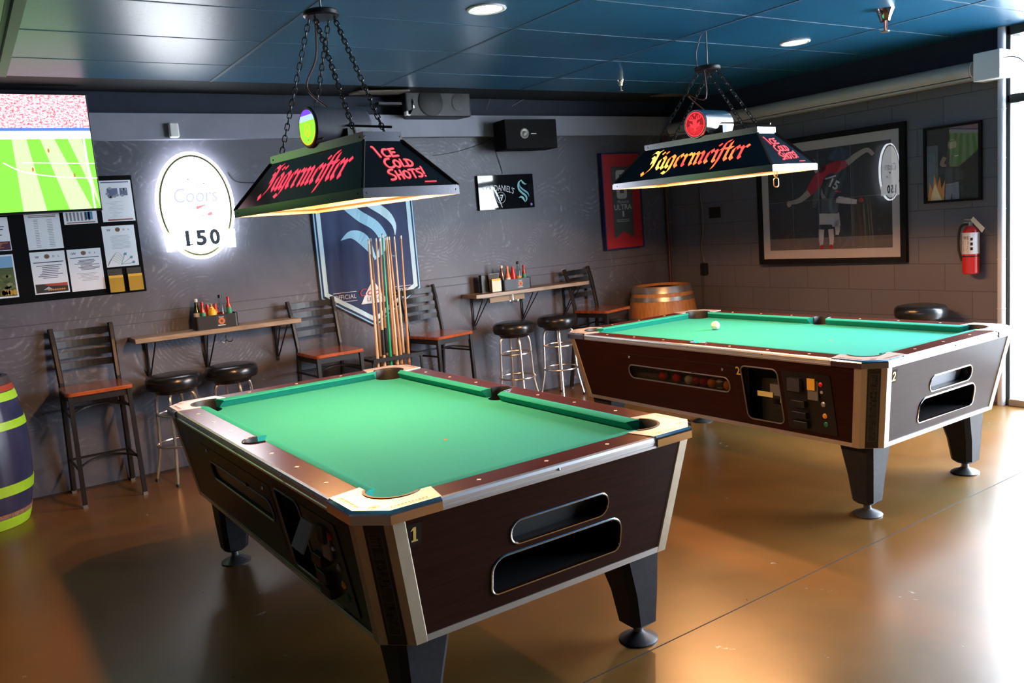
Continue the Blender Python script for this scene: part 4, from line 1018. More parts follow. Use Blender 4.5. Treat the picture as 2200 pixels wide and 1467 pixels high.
A.hexa([(RX*.70, -.012, zb_-.085), (RX*.90, -.012, zb_-.085), (RX*.90, .005, zb_-.085), (RX*.70, .005, zb_-.085)], [(RX*.70, -.012, zb_+.045), (RX*.92, -.012, zb_+.045), (RX*.92, .005, zb_+.045), (RX*.70, .005, zb_+.045)])
ban = A.build('number_banner', MATS['sign_white'], sg)
for ch_, xx in (('1', -.092), ('5', .002), ('0', .096)):
    a = Art(lambda x, y, h: (x, -.0235-h, y)); a.text(ch_, xx, zb_, .100, ems('sign_slate', (.05, .07, .11), .2), wid=(.026 if ch_ == '1' else .072), bold=.04)
    if ch_ == '1': a.rect(xx-.020, xx+.032, zb_-.050, zb_-.043, MATS['sign_slate'])
    a.build('numeral', ban)
tag(MB().tube([tuple(wall_pt(x, y, YB-.006)) for x, y in catmull([(488, 370), (498, 384), (512, 391), (530, 392), (550, 392), (590, 390)], 4)], .003, 5).build('sign_cord', RUB, None, True), 'thin black cord running right from the lit oval sign', 'cord')
s_ = wall_pt(373, 280, YB-.07-.02)
sn = MB(); sn.box(-.032, .032, -.028, .020, -.05, .05); o = sn.build('motion_sensor', WHITE, None, loc=(s_.x, s_.y, s_.z), bevel=.012, seg=3); tag(o, 'small white motion sensor on the ledge above the oval sign', 'sensor')

# ================================================================== SEATING ALONG THE BACK WALL
def make_chair():
    t = thing('bar_chair', '', 'bar chair')
    A = MB(); pts = rrect(-.195, .195, -.20, .18, .03, 4); A.prism(pts, .712, .738); A.build('seat', SEATW, t, bevel=.006)
    tb = .0135
    for sx in (-1, 1):
        A = MB(); A.tube([(sx*.170, -.175, .712), (sx*.178, -.185, .02)], tb*1.35, 4); A.mi = 1; A.box(sx*.178-.014, sx*.178+.014, -.199, -.171, 0, .022); A.build('front_leg', [BLKM, GREY], t)
        A = MB(); A.tube([(sx*.185, .265, .02), (sx*.180, .215, .35), (sx*.175, .175, .70), (sx*.172, .175, .76), (sx*.178, .225, 1.00), (sx*.182, .262, 1.115)], tb*1.35, 6, ); A.mi = 1; A.box(sx*.185-.014, sx*.185+.014, .251, .279, 0, .022); A.build('rear_leg', [BLKM, GREY], t)
    for z in (1.075, 1.005, .935, .865):
        f = (z-.76)/.355; y = .175+.087*f; A = MB(); n = 10; h = .022
        fr = [(-.172+.344*i/n, y+.030*math.sin(PI*i/n), 0) for i in range(n+1)]
        A.loft([[(x, yy-.002, z-h), (x, yy+.002, z-h), (x, yy+.002, z+h), (x, yy-.002, z+h)] for x, yy, _ in fr]); A.build('back_slat', BLKM, t)
    A = MB(); A.box(-.17, .17, -.178, -.168, .672, .712); A.box(-.17, .17, .17, .18, .672, .712); A.box(-.175, -.165, -.17, .17, .672, .712); A.box(.165, .175, -.17, .17, .672, .712); A.build('seat_frame', BLKM, t)
    for z, nm in ((.26, 'foot_rail'), (.60, 'upper_stretcher')):
        A = MB(); A.tube(catmull([(-.178, -.18, z), (-.10, -.11, z+.02), (0, -.09, z+.03), (.10, -.11, z+.02), (.178, -.18, z)], 5), .008, 6); A.build(nm, BLKM, t, True)
        A = MB()
        for sx in (-1, 1): A.tube([(sx*.178, -.18, z-.02), (sx*.182, .22, z-.02)], .008, 6)
        A.tube([(-.182, .22, z-.02), (.182, .22, z-.02)], .008, 6); A.build('side_stretcher', BLKM, t, True)
    return t
def put(o, x, y, rz, label): o.location = (x, y, 0); o.rotation_euler = (0, 0, rz); o['label'] = label
CHR = 'black ladder-back bar chairs along the wall'
ch = make_chair(); ch['group'] = CHR
def seatpos(xl_, yl_, xr_, yr_):
    a_, b_ = onZ(xl_, yl_, .735), onZ(xr_, yr_, .735); return a_, b_
put(ch, .655, YB-.305, .02, 'ladder-back bar chair standing alone under the notice board, wooden seat')
a_, b_ = seatpos(665, 768, 782, 746)
dup(ch, ((a_.x+b_.x)/2, YB-.34, 0), .05, 'ladder-back bar chair at the right end of the left wall shelf, by the banner', CHR)
dup(ch, (3.20, YB-.33, 0), .20, 'ladder-back bar chair between the cue rack and the right wall shelf', CHR)
dup(ch, (4.90, YB-.33, 0), .26, 'ladder-back bar chair at the far end of the right shelf beside the wood barrel', CHR)

def make_stool():
    t = thing('bar_stool', '', 'bar stool')
    A = MB(); A.lathe([(.001, .640), (.155, .640), (.172, .646), (.180, .662), (.182, .690), (.178, .715), (.165, .730), (.13, .738), (.001, .742)], 40); A.build('seat', VINYL, t, True, angle=.7)
    A = MB(); A.lathe([(.001, .612), (.12, .612), (.13, .625), (.14, .641), (.001, .641)], 24); A.build('swivel_plate', BLKM, t)
    for k in range(4):
        q = PI/4+k*PI/2; c, s = math.cos(q), math.sin(q)
        P_ = catmull([(.02, 0, .612), (.095, 0, .610), (.125, 0, .585), (.135, 0, .50), (.145, 0, .26), (.17, 0, .12), (.195, 0, .012)], 5)
        A = MB(); A.tube([(x*c, x*s, z) for x, _, z in P_], .0105, 8); A.mi = 1; A.lathe([(.001, 0), (.013, 0), (.013, .02), (.001, .02)], 10, (.195*c, .195*s, 0)); A.build('leg', [STOOLC, RUB], t, True)
    for z, r in ((.262, .158), (.47, .128)):
        A = MB(); A.tube([(r*math.cos(2*PI*i/28), r*math.sin(2*PI*i/28), z) for i in range(28)], .0085, 7, True); A.build('foot_ring', STOOLC, t, True)
    return t
STG = 'round black vinyl stools with chrome legs'
st = make_stool(); st['group'] = STG
put(st, 1.135, YB-.31, .3, 'round black stool under the left shelf, the left one of that pair')
def stp(px, py): p = onZ(px, py, .742-.02); return p
dup(st, (1.535, YB-.27, 0), .9, 'round black stool under the left shelf, the right one of that pair', STG)
p = onY(1103, 692, YB-.34); dup(st, (p.x, YB-.34, 0), .5, 'round black stool under the right shelf, the left one of that pair', STG)
p = onY(1197, 680, YB-.32); dup(st, (p.x, YB-.32, 0), .2, 'round black stool under the right shelf, nearer the wooden barrel', STG)
p = onX(1978, 660, XR-.27); dup(st, (p.x, p.y, 0), .4, 'round black stool by the block wall behind the far table', STG)

# wall shelves
def make_shelf(length, brx, hook, label):
    t = thing('wall_shelf', label, 'wall shelf')
    A = MB(); A.box(0, length, -.245, 0, -.032, 0); A.build('board', SHELFW, t, bevel=.003)
    for x in brx:
        A = MB()
        for dx in (-.028, .028): A.tube([(x+dx, -.235, -.034), (x+dx*.3, -.012, -.285)], .005, 6)
        A.tube([(x, -.012, -.285), (x, -.012, -.034)], .006, 6); A.box(x-.04, x+.04, -.24, -.008, -.037, -.032); A.box(x-.012, x+.012, -.008, 0, -.32, -.034); A.build('bracket', BLKM, t)
    for x in hook:
        A = MB(); A.tube([(x, -.225, -.033), (x, -.225, -.085)], .0045, 6)
        A.tube(catmull([(x, -.225, -.085), (x-.012, -.232, -.100), (x-.034, -.24, -.098), (x-.042, -.24, -.080)], 4), .004, 6); A.tube(catmull([(x, -.225, -.085), (x+.012, -.232, -.100), (x+.034, -.24, -.098), (x+.042, -.24, -.080)], 4), .004, 6); A.build('coat_hook', CHROME, t, True)
    return t
p1, p2 = onY(290, 731, YB-.25), onY(647, 684, YB-.25); SZ = (p1.z+p2.z)/2+.004
sh1 = make_shelf(p2.x-p1.x, [.10, .50, 1.02], [.60], 'worn wooden wall shelf left of the cue rack, over two stools'); sh1.location = (p1.x, YB-.005, SZ); SX1 = p1.x
p1, p2 = onY(1023, 632, YB-.25), onY(1265, 600, YB-.25)
sh2 = make_shelf(p2.x-p1.x, [.10, .62, 1.1], [.38], 'worn wooden wall shelf right of the cue rack, near the barrel'); sh2.location = (p1.x, YB-.005, SZ); SX2 = p1.x
A = MB(); A.box(.16, .52, -.20, -.18, -.085, -.034); A.build('underside_cleat', mat('cleat_tan', (.26, .19, .12), .6), sh2)

# condiment caddies and what stands in them
def caddy(x, z, w_, label):
    t = thing('condiment_caddy', label, 'condiment caddy', (x, YB-.135, z), 0, 'black condiment caddies')
    A = MB(); A.plate(rrect(-w_/2, w_/2, -.06, .06, .02, 4), [rrect(-w_/2+.004, w_/2-.004, -.056, .056, .017, 4)], lambda a_, b_: (a_, b_, .095), (0, 0, -.095)); A.prism(rrect(-w_/2+.002, w_/2-.002, -.058, .058, .018, 4), 0, .004); A.build('bin', BLKM, t)
    a = Art(); xx = w_*.10
    a.rect(xx-.035, xx+.030, .012, .085, mat('decal_dark', (.02, .018, .018), .4)); a.up(); a.ell(xx, .048, .023, .023, mat('decal_orange', (.55, .13, .015), .5), 16); a.up(); a.ell(xx, .048, .011, .011, mat('decal_brown', (.12, .02, .01), .5), 10)
    a.text('Steak', xx, .078, .012, mat('decal_white', (.6, .6, .6), .5)); a.rect(xx-.028, xx+.024, .016, .022, MATS['decal_white'])
    o = a.build('front_decal', t); o.location = (0, -.0605, 0)
    return t
def bottle(nm, prof, cols, x, y, z, label, cat='bottle', grp=None):
    t = thing(nm, label, cat, (x, y, z), 0, grp)
    for pn, pr, m_ in zip(('body', 'cap', 'bottle_label'), prof, cols):
        MB().lathe(pr, 16).build(pn, m_, t, True, angle=.7)
    return t
GB = mat('brown_sauce_glass', (.10, .02, .008), .1); RS = mat('red_sauce', (.42, .02, .008), .15); GRC = mat('cap_green', (.02, .22, .08), .4); REDP = mat('red_plastic', (.5, .012, .012), .3); YEL = mat('mustard_yellow', (.80, .44, .015), .35)
DG = mat('dark_green_glass', (.01, .03, .015), .12); LBW = mat('label_white', (.65, .64, .6), .5); LBG = mat('label_green', (.03, .25, .12), .5); CLG = glassy('bottle_glass', (.8, .82, .8))
p_tall = [(.001, 0), (.024, 0), (.025, .01), (.025, .095), (.014, .135), (.011, .165), (.001, .165)]; c_tall = [(.001, .165), (.0135, .163), (.0135, .185), (.001, .187)]; l_tall = [(.0255, .03), (.0258, .031), (.0258, .085), (.0255, .086)]
p_sm = [(.001, 0), (.018, 0), (.019, .008), (.019, .075), (.010, .105), (.009, .125), (.001, .125)]; c_sm = [(.001, .125), (.011, .124), (.011, .145), (.001, .147)]; l_sm = [(.0195, .02), (.0197, .021), (.0197, .07), (.0195, .071)]
p_sq = [(.001, 0), (.030, 0), (.031, .01), (.029, .07), (.031, .10), (.022, .118), (.001, .120)]; c_sq = [(.001, .118), (.016, .118), (.016, .128), (.006, .135), (.004, .155), (.001, .156)]
z_ = SZ+.005; yb_ = YB-.135
pc = onY(465, 670, YB-.20); cx1 = pc.x
caddy(cx1, SZ, .30, 'black condiment caddy on the left wall shelf')
bottle('sauce_bottle', (p_tall, c_tall, l_tall), (DG, LBW, LBW), cx1-.115, yb_+.01, z_+.028, 'dark bottle with white cap at the left end of the left caddy', grp=None)
bottle('hot_sauce_bottle', (p_sm, c_sm, l_sm), (RS, REDP, LBG), cx1-.085, yb_-.030, z_+.045, 'red-capped hot sauce with green label beside the mustard')
bottle('ketchup_bottle', (p_tall, c_sq, l_tall), (REDP, REDP, REDP), cx1-.035, yb_+.028, z_-.0, 'red ketchup bottle behind the mustard in the left caddy')
bottle('ketchup_bottle', (p_tall, c_sq, l_tall), (REDP, REDP, REDP), cx1+.020, yb_+.030, z_-.0, 'red ketchup bottle right of the other one in the left caddy')
bottle('mustard_bottle', (p_sq, c_sq, [(.0305, .03), (.0312, .031), (.0312, .06), (.0305, .061)]), (YEL, YEL, YEL), cx1-.018, yb_-.020, z_+.012, 'yellow squeeze mustard bottle in the left caddy')
bottle('sauce_bottle', (p_tall, c_tall, [(.0255, .03), (.0258, .031), (.0258, .06), (.0255, .061)]), (CLG, BLK, GB), cx1+.052, yb_+.005, z_+.040, 'clear glass bottle with black cap, tallest in the left caddy')
bottle('hot_sauce_bottle', (p_sm, c_sm, l_sm), (RS, REDP, LBG), cx1+.105, yb_-.005, z_+.062, 'small hot sauce bottle at the right end of the left caddy')
pc = onY(1112, 597, YB-.20); cx2 = pc.x
caddy(cx2, SZ, .30, 'black condiment caddy on the right wall shelf')
bottle('sauce_bottle', (p_tall, c_tall, l_tall), (GB, LBW, BLK), cx2-.120, yb_, z_+.030, 'dark bottle with white cap at the left end of the right caddy')
bottle('hot_sauce_bottle', (p_tall, c_tall, l_tall), (mat('pink_sauce', (.55, .16, .06), .3), mat('orange_cap', (.7, .25, .1), .4), LBW), cx2-.060, yb_, z_+.018, 'salmon orange bottle, second from left in the right caddy')
bottle('ketchup_bottle', (p_tall, c_sq, l_tall), (REDP, REDP, REDP), cx2-.005, yb_-.005, z_+.03, 'red ketchup bottle in the middle of the right caddy')
bottle('sauce_bottle', (p_tall, c_tall, [(.0255, .03), (.0258, .031), (.0258, .06), (.0255, .061)]), (CLG, BLK, mat('label_amber', (.5, .30, .08), .5)), cx2+.055, yb_, z_+.050, 'clear glass bottle with black cap, tallest in the right caddy')
bottle('hot_sauce_bottle', (p_sm, c_sm, l_sm), (RS, REDP, LBG), cx2+.115, yb_, z_+.052, 'small red-capped hot sauce at the right end of the right caddy')
pc = onY(1060, 606, YB-.14); 
A = thing('menu_holder', 'black holder standing behind the yellow cards on the right shelf', 'menu holder', (pc.x-.065, YB-.10, SZ)); MB().box(-.045, .03, -.02, .02, .001, .155).build('panel', BLKM, A, bevel=.004); MB().box(-.05, .035, -.03, .03, 0, .008).build('base', BLKM, A)
card_holder((pc.x, YB-.16, SZ), 'clear holder of yellow cards standing on the right wall shelf', .095, .16)

# ================================================================== CUE RACK
RX_ = onY(838, 775, YB-.30).x
rk = thing('cue_rack', 'black floor rack for cues in front of the hanging banner', 'cue rack', (RX_, YB-.34, 0))
MB().box(-.22, .22, -.13, .13, 0, .045).build('base', BLKM, rk, bevel=.006)
A = MB(); A.plate(rrect(-.215, .215, -.12, .12, .01, 3), [[(x+.018*math.cos(2*PI*j/10), y+.018*math.sin(2*PI*j/10)) for j in range(10)] for x in [-.17+.0567*i for i in range(7)] for y in (-.07, .03)], lambda a_, b_: (a_, b_, .625), (0, 0, -.02)); A.build('holder_plate', BLKM, rk)
for sx in (-1, 1):
    for y in (-.10, .10): MB().box(sx*.205-.008, sx*.205+.008, y-.008, y+.008, .045, .607).build('post', BLKM, rk)
MB().box(-.21, .21, -.124, -.118, .602, .632).build('front_band', BLKM, rk); 
def cq(x, y): return 600+x/3.122, 430+y/3.122
CUES = [((597, 265), (655, 1000), 0, 'pale', -.07), ((612, 250), (675, 1000), 1, 'amber', .03), ((648, 250), (700, 1000), 0, 'pale', -.07), ((672, 250), (718, 1000), 1, 'amber with a black sleeve', .03), ((690, 225), (743, 1000), 2, 'green', -.07),
        ((712, 245), (768, 1000), 1, 'amber', .03), ((722, 240), (785, 1000), 0, 'pale', -.07), ((735, 240), (812, 1000), 1, 'amber', -.07), ((770, 238), (832, 1000), 0, 'pale', .03), ((815, 232), (865, 1000), 1, 'amber', -.07)]
CL = ['pale wooden cue at the left end of the rack', 'amber cue second from the left, behind the pale one', 'pale cue just left of the black-sleeved one', 'amber cue with a black sleeve low on its shaft, left of the green cue', 'bright green cue, the only green one in the rack',
      'amber cue directly right of the green cue', 'pale cue second to the right of the green cue', 'amber cue leaning slightly left, third right of the green cue', 'pale cue second from the right end of the rack', 'amber cue at the right end of the rack']
for ((tx, ty), (bx, by), kd, _, yo), lab in zip(CUES, CL):
    yy = YB-.34+yo; a_ = onY(*cq(tx, ty), yy+.03); b_ = onY(*cq(bx, by), yy)
    d_ = (a_-b_).normalized(); foot = b_-d_*((b_.z-.047)/d_.z)
    m_ = (MAPLE, MAPLE2, GREENC)[kd]; butt = (MAPLE2, mat('butt_red_wood', (.30, .08, .025), .3), GREENC)[kd]
    t = thing('pool_cue', lab, 'pool cue', tuple(foot), 0, 'pool cues in the rack'); Lg = (a_-foot).length
    A = MB(); A.tube([tuple(d_*f) for f in (Lg*.34, Lg-.03)], [.0115, .0066], 10); A.build('shaft', m_, t, True)
    A = MB(); A.tube([tuple(d_*f) for f in (-.0, .02, Lg*.34)], [.013, .0148, .0118], 10); A.build('butt', butt, t, True)
    A = MB(); A.tube([tuple(d_*f) for f in (Lg-.03, Lg-.006)], [.0068, .0066], 10); A.build('ferrule', IVORY, t, True)
    A = MB(); A.tube([tuple(d_*f) for f in (Lg-.006, Lg)], [.0066, .006], 10); A.build('tip', mat('chalk_blue_tip', (.05, .12, .18), .8), t, True)
    if 'sleeve' in lab:
        A = MB(); A.tube([tuple(d_*f) for f in (Lg*.40, Lg*.53)], [.0135, .0125], 10); A.build('sleeve', RUB, t, True)

# ================================================================== THINGS ON THE BACK WALL
# hanging banner
tl_ = onY(668, 430, YB-.03); trr = onY(886, 430, YB-.03); rl = onY(906, 622, YB-.03); ll = onY(690, 640, YB-.03); tip = onY(806, 702, YB-.03)
bx0, bx1 = (tl_.x+ll.x)/2, (trr.x+rl.x)/2; bw_ = bx1-bx0; zt_, zs_, ztip = 2.12, (rl.z+ll.z)/2, tip.z
YN = YB-.022
def folds(x): return .005*math.sin(x*34)+.0025*math.sin(x*61+1)
A = MB(); A.keep = False
NX = 40; cols = [(bx0+bw_*i/NX) for i in range(NX+1)]
def zbot(x): f = abs((x-bx0)/bw_-.5)*2; return ztip+(zs_-ztip)*f
vs = []; fs = []
for x in cols:
    for z in (zt_, zbot(x)): vs.append((x, YN-folds(x)*(1 if z < 2 else .3), z))
for y_ in (0,):
    pass
n0 = len(vs)
vs += [(a_, b_+.003, c2) for a_, b_, c2 in vs]
for i in range(NX):
    a_ = 2*i; fs += [(a_, a_+1, a_+3, a_+2), (n0+a_, n0+a_+2, n0+a_+3, n0+a_+1), (a_+1, n0+a_+1, n0+a_+3, a_+3), (a_, a_+2, n0+a_+2, n0+a_)]
A.add(vs, fs)
FAB = noisy('navy_banner_cloth', (.013, .028, .095), (.020, .042, .13), 5, (1, 1, .3), rough=.7)
bn = A.build('team_banner', FAB, None, True); tag(bn, 'navy team banner with pale blue S emblem hanging on the wall behind the cues', 'banner')
ICE = mat('ice_blue_print', (.34, .64, .82), .6); ICE2 = mat('pale_ice_print', (.58, .80, .90), .6)
def bmap(x, y, h): f = min(max((zt_-y)/(zt_-zs_), 0), 1); return (x, YN-folds(x)*(.3+.7*f)-.0025-h, y)
a = Art(bmap, .0008)
for o_, wd_, m_ in ((.006, .010, ICE), (.030, .034, ICE2)):
    def zz(x, o_=o_): return zbot(x)+o_*1.35
    for sx in (0, 1):
        x0_, x1_ = (bx0+o_, bx0+o_+wd_) if sx == 0 else (bx1-o_-wd_, bx1-o_)
        NS = 8
        for k in range(NS): a.poly([(x0_, zz(x0_)+(zt_-zz(x0_))*k/NS), (x1_, zz(x1_)+(zt_-zz(x1_))*k/NS), (x1_, zz(x1_)+(zt_-zz(x1_))*(k+1)/NS), (x0_, zz(x0_)+(zt_-zz(x0_))*(k+1)/NS)], m_)
    xs_ = [bx0+o_+(bw_-2*o_)*i/40 for i in range(41)]
    for xa, xb in zip(xs_, xs_[1:]): a.poly([(xa, zz(xa)), (xb, zz(xb)), (xb, zz(xb)+wd_*1.2), (xa, zz(xa)+wd_*1.2)], m_)
a.up(); lc = onY(775, 430, YN); s_logo(a, lc.x+.02, 1.80, .86, ICE, ICE2)
c_ = onY(802, 632, YN); WHT = mat('print_white', (.72, .72, .74), .6)
a.up(2)
for i_ in range(24):
    xa, xb = c_.x-.115+.01*i_, c_.x-.105+.01*i_; hh2 = lambda x: .19*(1-abs(x-c_.x-.005)/.12)
    a.poly([(xa, c_.z-.07), (xb, c_.z-.07), (xb, c_.z-.07+max(hh2(xb), .0005)), (xa, c_.z-.07+max(hh2(xa), .0005))], WHT)
a.up(2); a.text('Coors', c_.x+.0, c_.z+.025, .06, mat('print_crimson', (.42, .015, .04), .6), wid=.25, shear=.3); a.text('LIGHT', c_.x+.01, c_.z-.035, .032, mat('print_steel', (.12, .14, .16), .6), wid=.13)
for s__, tx_ in ((-1, 'OFFICIAL'), (1, 'PARTNER')):
    xx = c_.x+s__*.245; a.text(tx_, xx, c_.z+.005, .034, WHT, wid=.185); [(a.rect(xx-.10+.01*q, xx-.09+.01*q, c_.z+.038, c_.z+.042, WHT), a.rect(xx-.10+.01*q, xx-.09+.01*q, c_.z-.034, c_.z-.030, WHT)) for q in range(20)]
tm_ = onY(845, 550, YN); a.text('TM', tm_.x, tm_.z, .016, ICE2)
a.build('banner_print', bn)
MB().tube([(bx0-.02, YN, zt_), (bx1+.02, YN, zt_)], .008, 8).build('hanging_rod', BLKM, bn, True)
for i_, x_ in enumerate((bx0+.06, bx1-.06)): MB().tube([(x_, YN, zt_), (x_, YB, zt_+.012)], .003, 6).build('hanging_hook', BLKM, bn, True)

# mirror sign with two logos
q0, q1, q2 = onY(1025, 376, YB-.03), onY(1144, 373, YB-.03), onY(1146, 445, YB-.03)
w_, h_ = q1.x-q0.x, q1.z-q2.z; cx, cz2 = (q0.x+q1.x)/2, (q1.z+q2.z)/2
jd = thing('mirror_sign', 'black bar mirror with arched white lettering and a teal S emblem', 'mirror sign', (cx, YB-.03, cz2))
MB().box(-w_/2, w_/2, 0, .028, -h_/2, h_/2).build('panel', mat('black_mirror_glass', (.005, .006, .008), .04), jd, bevel=.002)
a = Art(lambda x, y, h: (x, -.0008-h, y)); MW = mat('silver_print', (.45, .45, .48), .4)
MR = mat('mirror_silver', (.70, .70, .74), .06, .85)
a.poly([(-w_*.48, -h_*.46), (-w_*.17, -h_*.44), (-w_*.27, h_*.08), (-w_*.48, h_*.10)], MR); a.poly([(-w_*.48, h_*.33), (-w_*.24, h_*.37), (-w_*.24, h_*.47), (-w_*.48, h_*.47)], MR)
a.stroke([(-w_*.235, h_*.15), (-w_*.17, -h_*.1), (-w_*.10, -h_*.46)], [.008, .016, .006], MR, 3)
a.up(); a.text("JACK DANIEL'S", -w_*.16, h_*.13, .052, MW, wid=w_*.60, arcr=.42)
a.ring(-w_*.115, -h_*.16, .050, .050, .003, MW, 28); a.text('No', -w_*.135, -h_*.15, .020, MW); a.text('7', -w_*.095, -h_*.16, .050, MW, bold=.02)
s_logo(a, w_*.30, 0, h_*.66, mat('teal_print', (.10, .36, .38), .4), mat('blue_teal_print', (.03, .22, .33), .4)); a.rect(w_*.42, w_*.455, -h_*.44, -h_*.37, mat('violet_print', (.18, .10, .5), .5))
a.build('mirror_print', jd)
tag(MB().tube(catmull([tuple(onY(x, y, YB-.006)) for x, y in ((930, 335), (985, 325), (1030, 310), (1055, 298))], 5), .0025, 5).build('wall_cable', RUB, None, True), 'thin black cable sagging across the wall left of the wall speaker', 'cable')
tag(MB().tube(catmull([tuple(onY(x, y, YB-.006)) for x, y in ((1058, 300), (1066, 328), (1074, 352), (1080, 373))], 5), .0025, 5).build('wall_cable', RUB, None, True), 'thin black cable dropping to the top of the bar mirror', 'cable')

# red framed poster
YM = YB-.04
q0, q1, q2, q3 = onY(1290, 332, YM), onY(1370, 330, YM), onY(1382, 528, YM), onY(1305, 535, YM)
w_ = ((q1.x-q0.x)+(q2.x-q3.x))/2; h_ = ((q0.z-q3.z)+(q1.z-q2.z))/2; cx = (q0.x+q1.x+q2.x+q3.x)/4; cz2 = (q0.z+q1.z+q2.z+q3.z)/4
mu = thing('beer_poster', 'tall red beer poster with a dark ribbon, hung near the room corner', 'poster', (cx, YM, cz2))
fr = mat('poster_frame_navy', (.014, .018, .10), .35)
A = MB(); A.plate([(-w_/2-.012, -h_/2-.012), (w_/2+.012, -h_/2-.012), (w_/2+.012, h_/2+.012), (-w_/2-.012, h_/2+.012)], [[(-w_/2, -h_/2), (w_/2, -h_/2), (w_/2, h_/2), (-w_/2, h_/2)]], lambda x, y: (x, -.012, y), (0, .05, 0)); A.build('frame', fr, mu)
MB().box(-w_/2, w_/2, 0, .03, -h_/2, h_/2).build('backing', mat('poster_red', (.40, .008, .014), .5), mu)
a = Art(lambda x, y, h: (x, -.0008-h, y)); DK = mat('poster_charcoal', (.055, .06, .065), .5); GW = mat('poster_grey_white', (.42, .42, .44), .5)
k = h_
a.poly([(-w_*.27, k*.37), (-w_*.27, -k*.40), (0, -k*.32), (w_*.27, -k*.40), (w_*.27, k*.37)], DK); a.up()
for y_ in (k*.27, k*.11):
    a.poly(rrect(-w_*.15, w_*.13, y_-.075, y_+.055, .03, 4), GW)
a.up(); a.rect(-w_*.06, w_*.05, k*.085, k*.125, DK); a.rect(-w_*.06, w_*.05, k*.245, k*.285, DK)
a.text('Michelob', 0, -k*.005, .032, GW, wid=w_*.32, shear=.35); a.text('ULTRA', 0, -k*.062, .050, GW, wid=w_*.48, bold=.02); a.rect(-.012, .012, -k*.165, -k*.105, GW); a.lines(-w_*.2, w_*.2, -k*.225, -k*.19, 2, GW, .006, .2)
a.build('poster_print', mu)
MB().box(-w_/2, w_/2, -.008, -.006, -h_/2, h_/2).build('glass_pane', GLASS, mu)

# speakers
q0, q1, q2 = onY(1085, 252, YB-.30), onY(1192, 256, YB-.30), onY(1190, 318, YB-.30)
w_, h_ = q1.x-q0.x, q1.z-q2.z
sp_ = thing('wall_speaker', 'black box loudspeaker with a small silver tweeter on the ledge above the bar mirror', 'speaker', ((q0.x+q1.x)/2, YB-.30, (q1.z+q2.z)/2), -.06)
MB().box(-w_/2, w_/2, 0, .20, -h_/2, h_/2).build('cabinet', mat('speaker_black', (.005, .005, .006), .7, spec=.12), sp_, bevel=.006)
A = MB(); A.M = Matrix.Translation((-w_*.14, -.004, h_*.02)) @ Matrix.Rotation(PI/2, 4, 'X'); A.lathe([(.001, -.004), (.040, -.004), (.044, 0), (.036, .004), (.022, -.001), (.016, .004), (.001, .010)], 24); A.build('tweeter', mat('tweeter_silver', (.30, .29, .27), .4, .6), sp_, True)
MB().box(-w_*.01, w_*.09, -.003, 0, -.001, .004).build('maker_badge', GREY, sp_)
MB().box(-.05, .05, .20, .235, -.05, .05).build('wall_bracket', BLKM, sp_)
q0, q1 = onY(868, 192, YB-.22), onY(1010, 190, YB-.22)
w_ = q1.x-q0.x; cz2 = q0.z-.095
sp_ = thing('ceiling_speaker', 'large loudspeaker lying on its side in the gap above the ledge', 'speaker', ((q0.x+q1.x)/2, YB-.22, cz2), 0)
GS = mat('speaker_grey', (.022, .024, .026), .5)
A = MB(); A.M = Matrix.Translation((0, 0, 0)); A.prism([(-w_/2, 0), (w_/2, 0), (w_/2-.06, .19), (-w_/2+.06, .19)], -.115, .115); A.build('cabinet', GS, sp_, bevel=.02, seg=3)
A = MB(); A.M = Matrix.Translation((-w_*.13, -.004, 0)) @ Matrix.Rotation(PI/2, 4, 'X'); A.lathe([(.001, -.006), (.108, -.006), (.112, .0), (.10, .006), (.02, .002), (.001, .008)], 30); A.build('woofer_grille', mat('grille_black', (.008, .008, .010), .6), sp_, True)
A = MB(); A.M = Matrix.Translation((w_*.30, -.004, 0)) @ Matrix.Rotation(PI/2, 4, 'X'); A.lathe([(.001, -.004), (.06, -.004), (.066, 0), (.03, .004), (.001, .001)], 24); A.build('horn', mat('horn_dark', (.015, .016, .018), .5), sp_, True)
MB().box(-w_*.40, -w_*.385, -.012, 0, -.05, .02).build('handle', CHROME, sp_)
MB().tube([(0, .10, .10), (0, .10, ZC+.04-cz2)], .012, 8).build('hanging_bolt', BLKM, sp_, True)
MB().box(-w_/2-.22, -w_/2-.02, .02, .10, -.02, .0).build('yoke_arm', BLKM, sp_)
q0 = onY(877, 240, YB-.20); o = MB().hexa([(-.03, -.02, -.03), (.005, -.02, -.035), (.005, .02, -.035), (-.03, .02, -.03)], [(-.028, -.02, 0), (.045, -.02, .03), (.045, .02, .03), (-.028, .02, 0)]).build('plug_adapter', WHITE, None, loc=(q0.x, q0.y, q0.z-.0), bevel=.005); tag(o, 'small white plug hanging at the left end of the upper loudspeaker', 'plug')
for k_, (pts, lab) in enumerate(((((1045, 235), (1052, 215), (1060, 195)), 'thin cable hanging from the ceiling edge right of the upper loudspeaker'), (((1100, 228), (1130, 210), (1148, 195)), 'thin cable curving up to the ceiling edge above the wall speaker'))):
    P3 = [onY(x, y, YB-.02) for x, y in pts]; tag(MB().tube(catmull([tuple(p) for p in P3], 5), .002, 5).build('loose_cable', GREY, None, True), lab, 'cable')
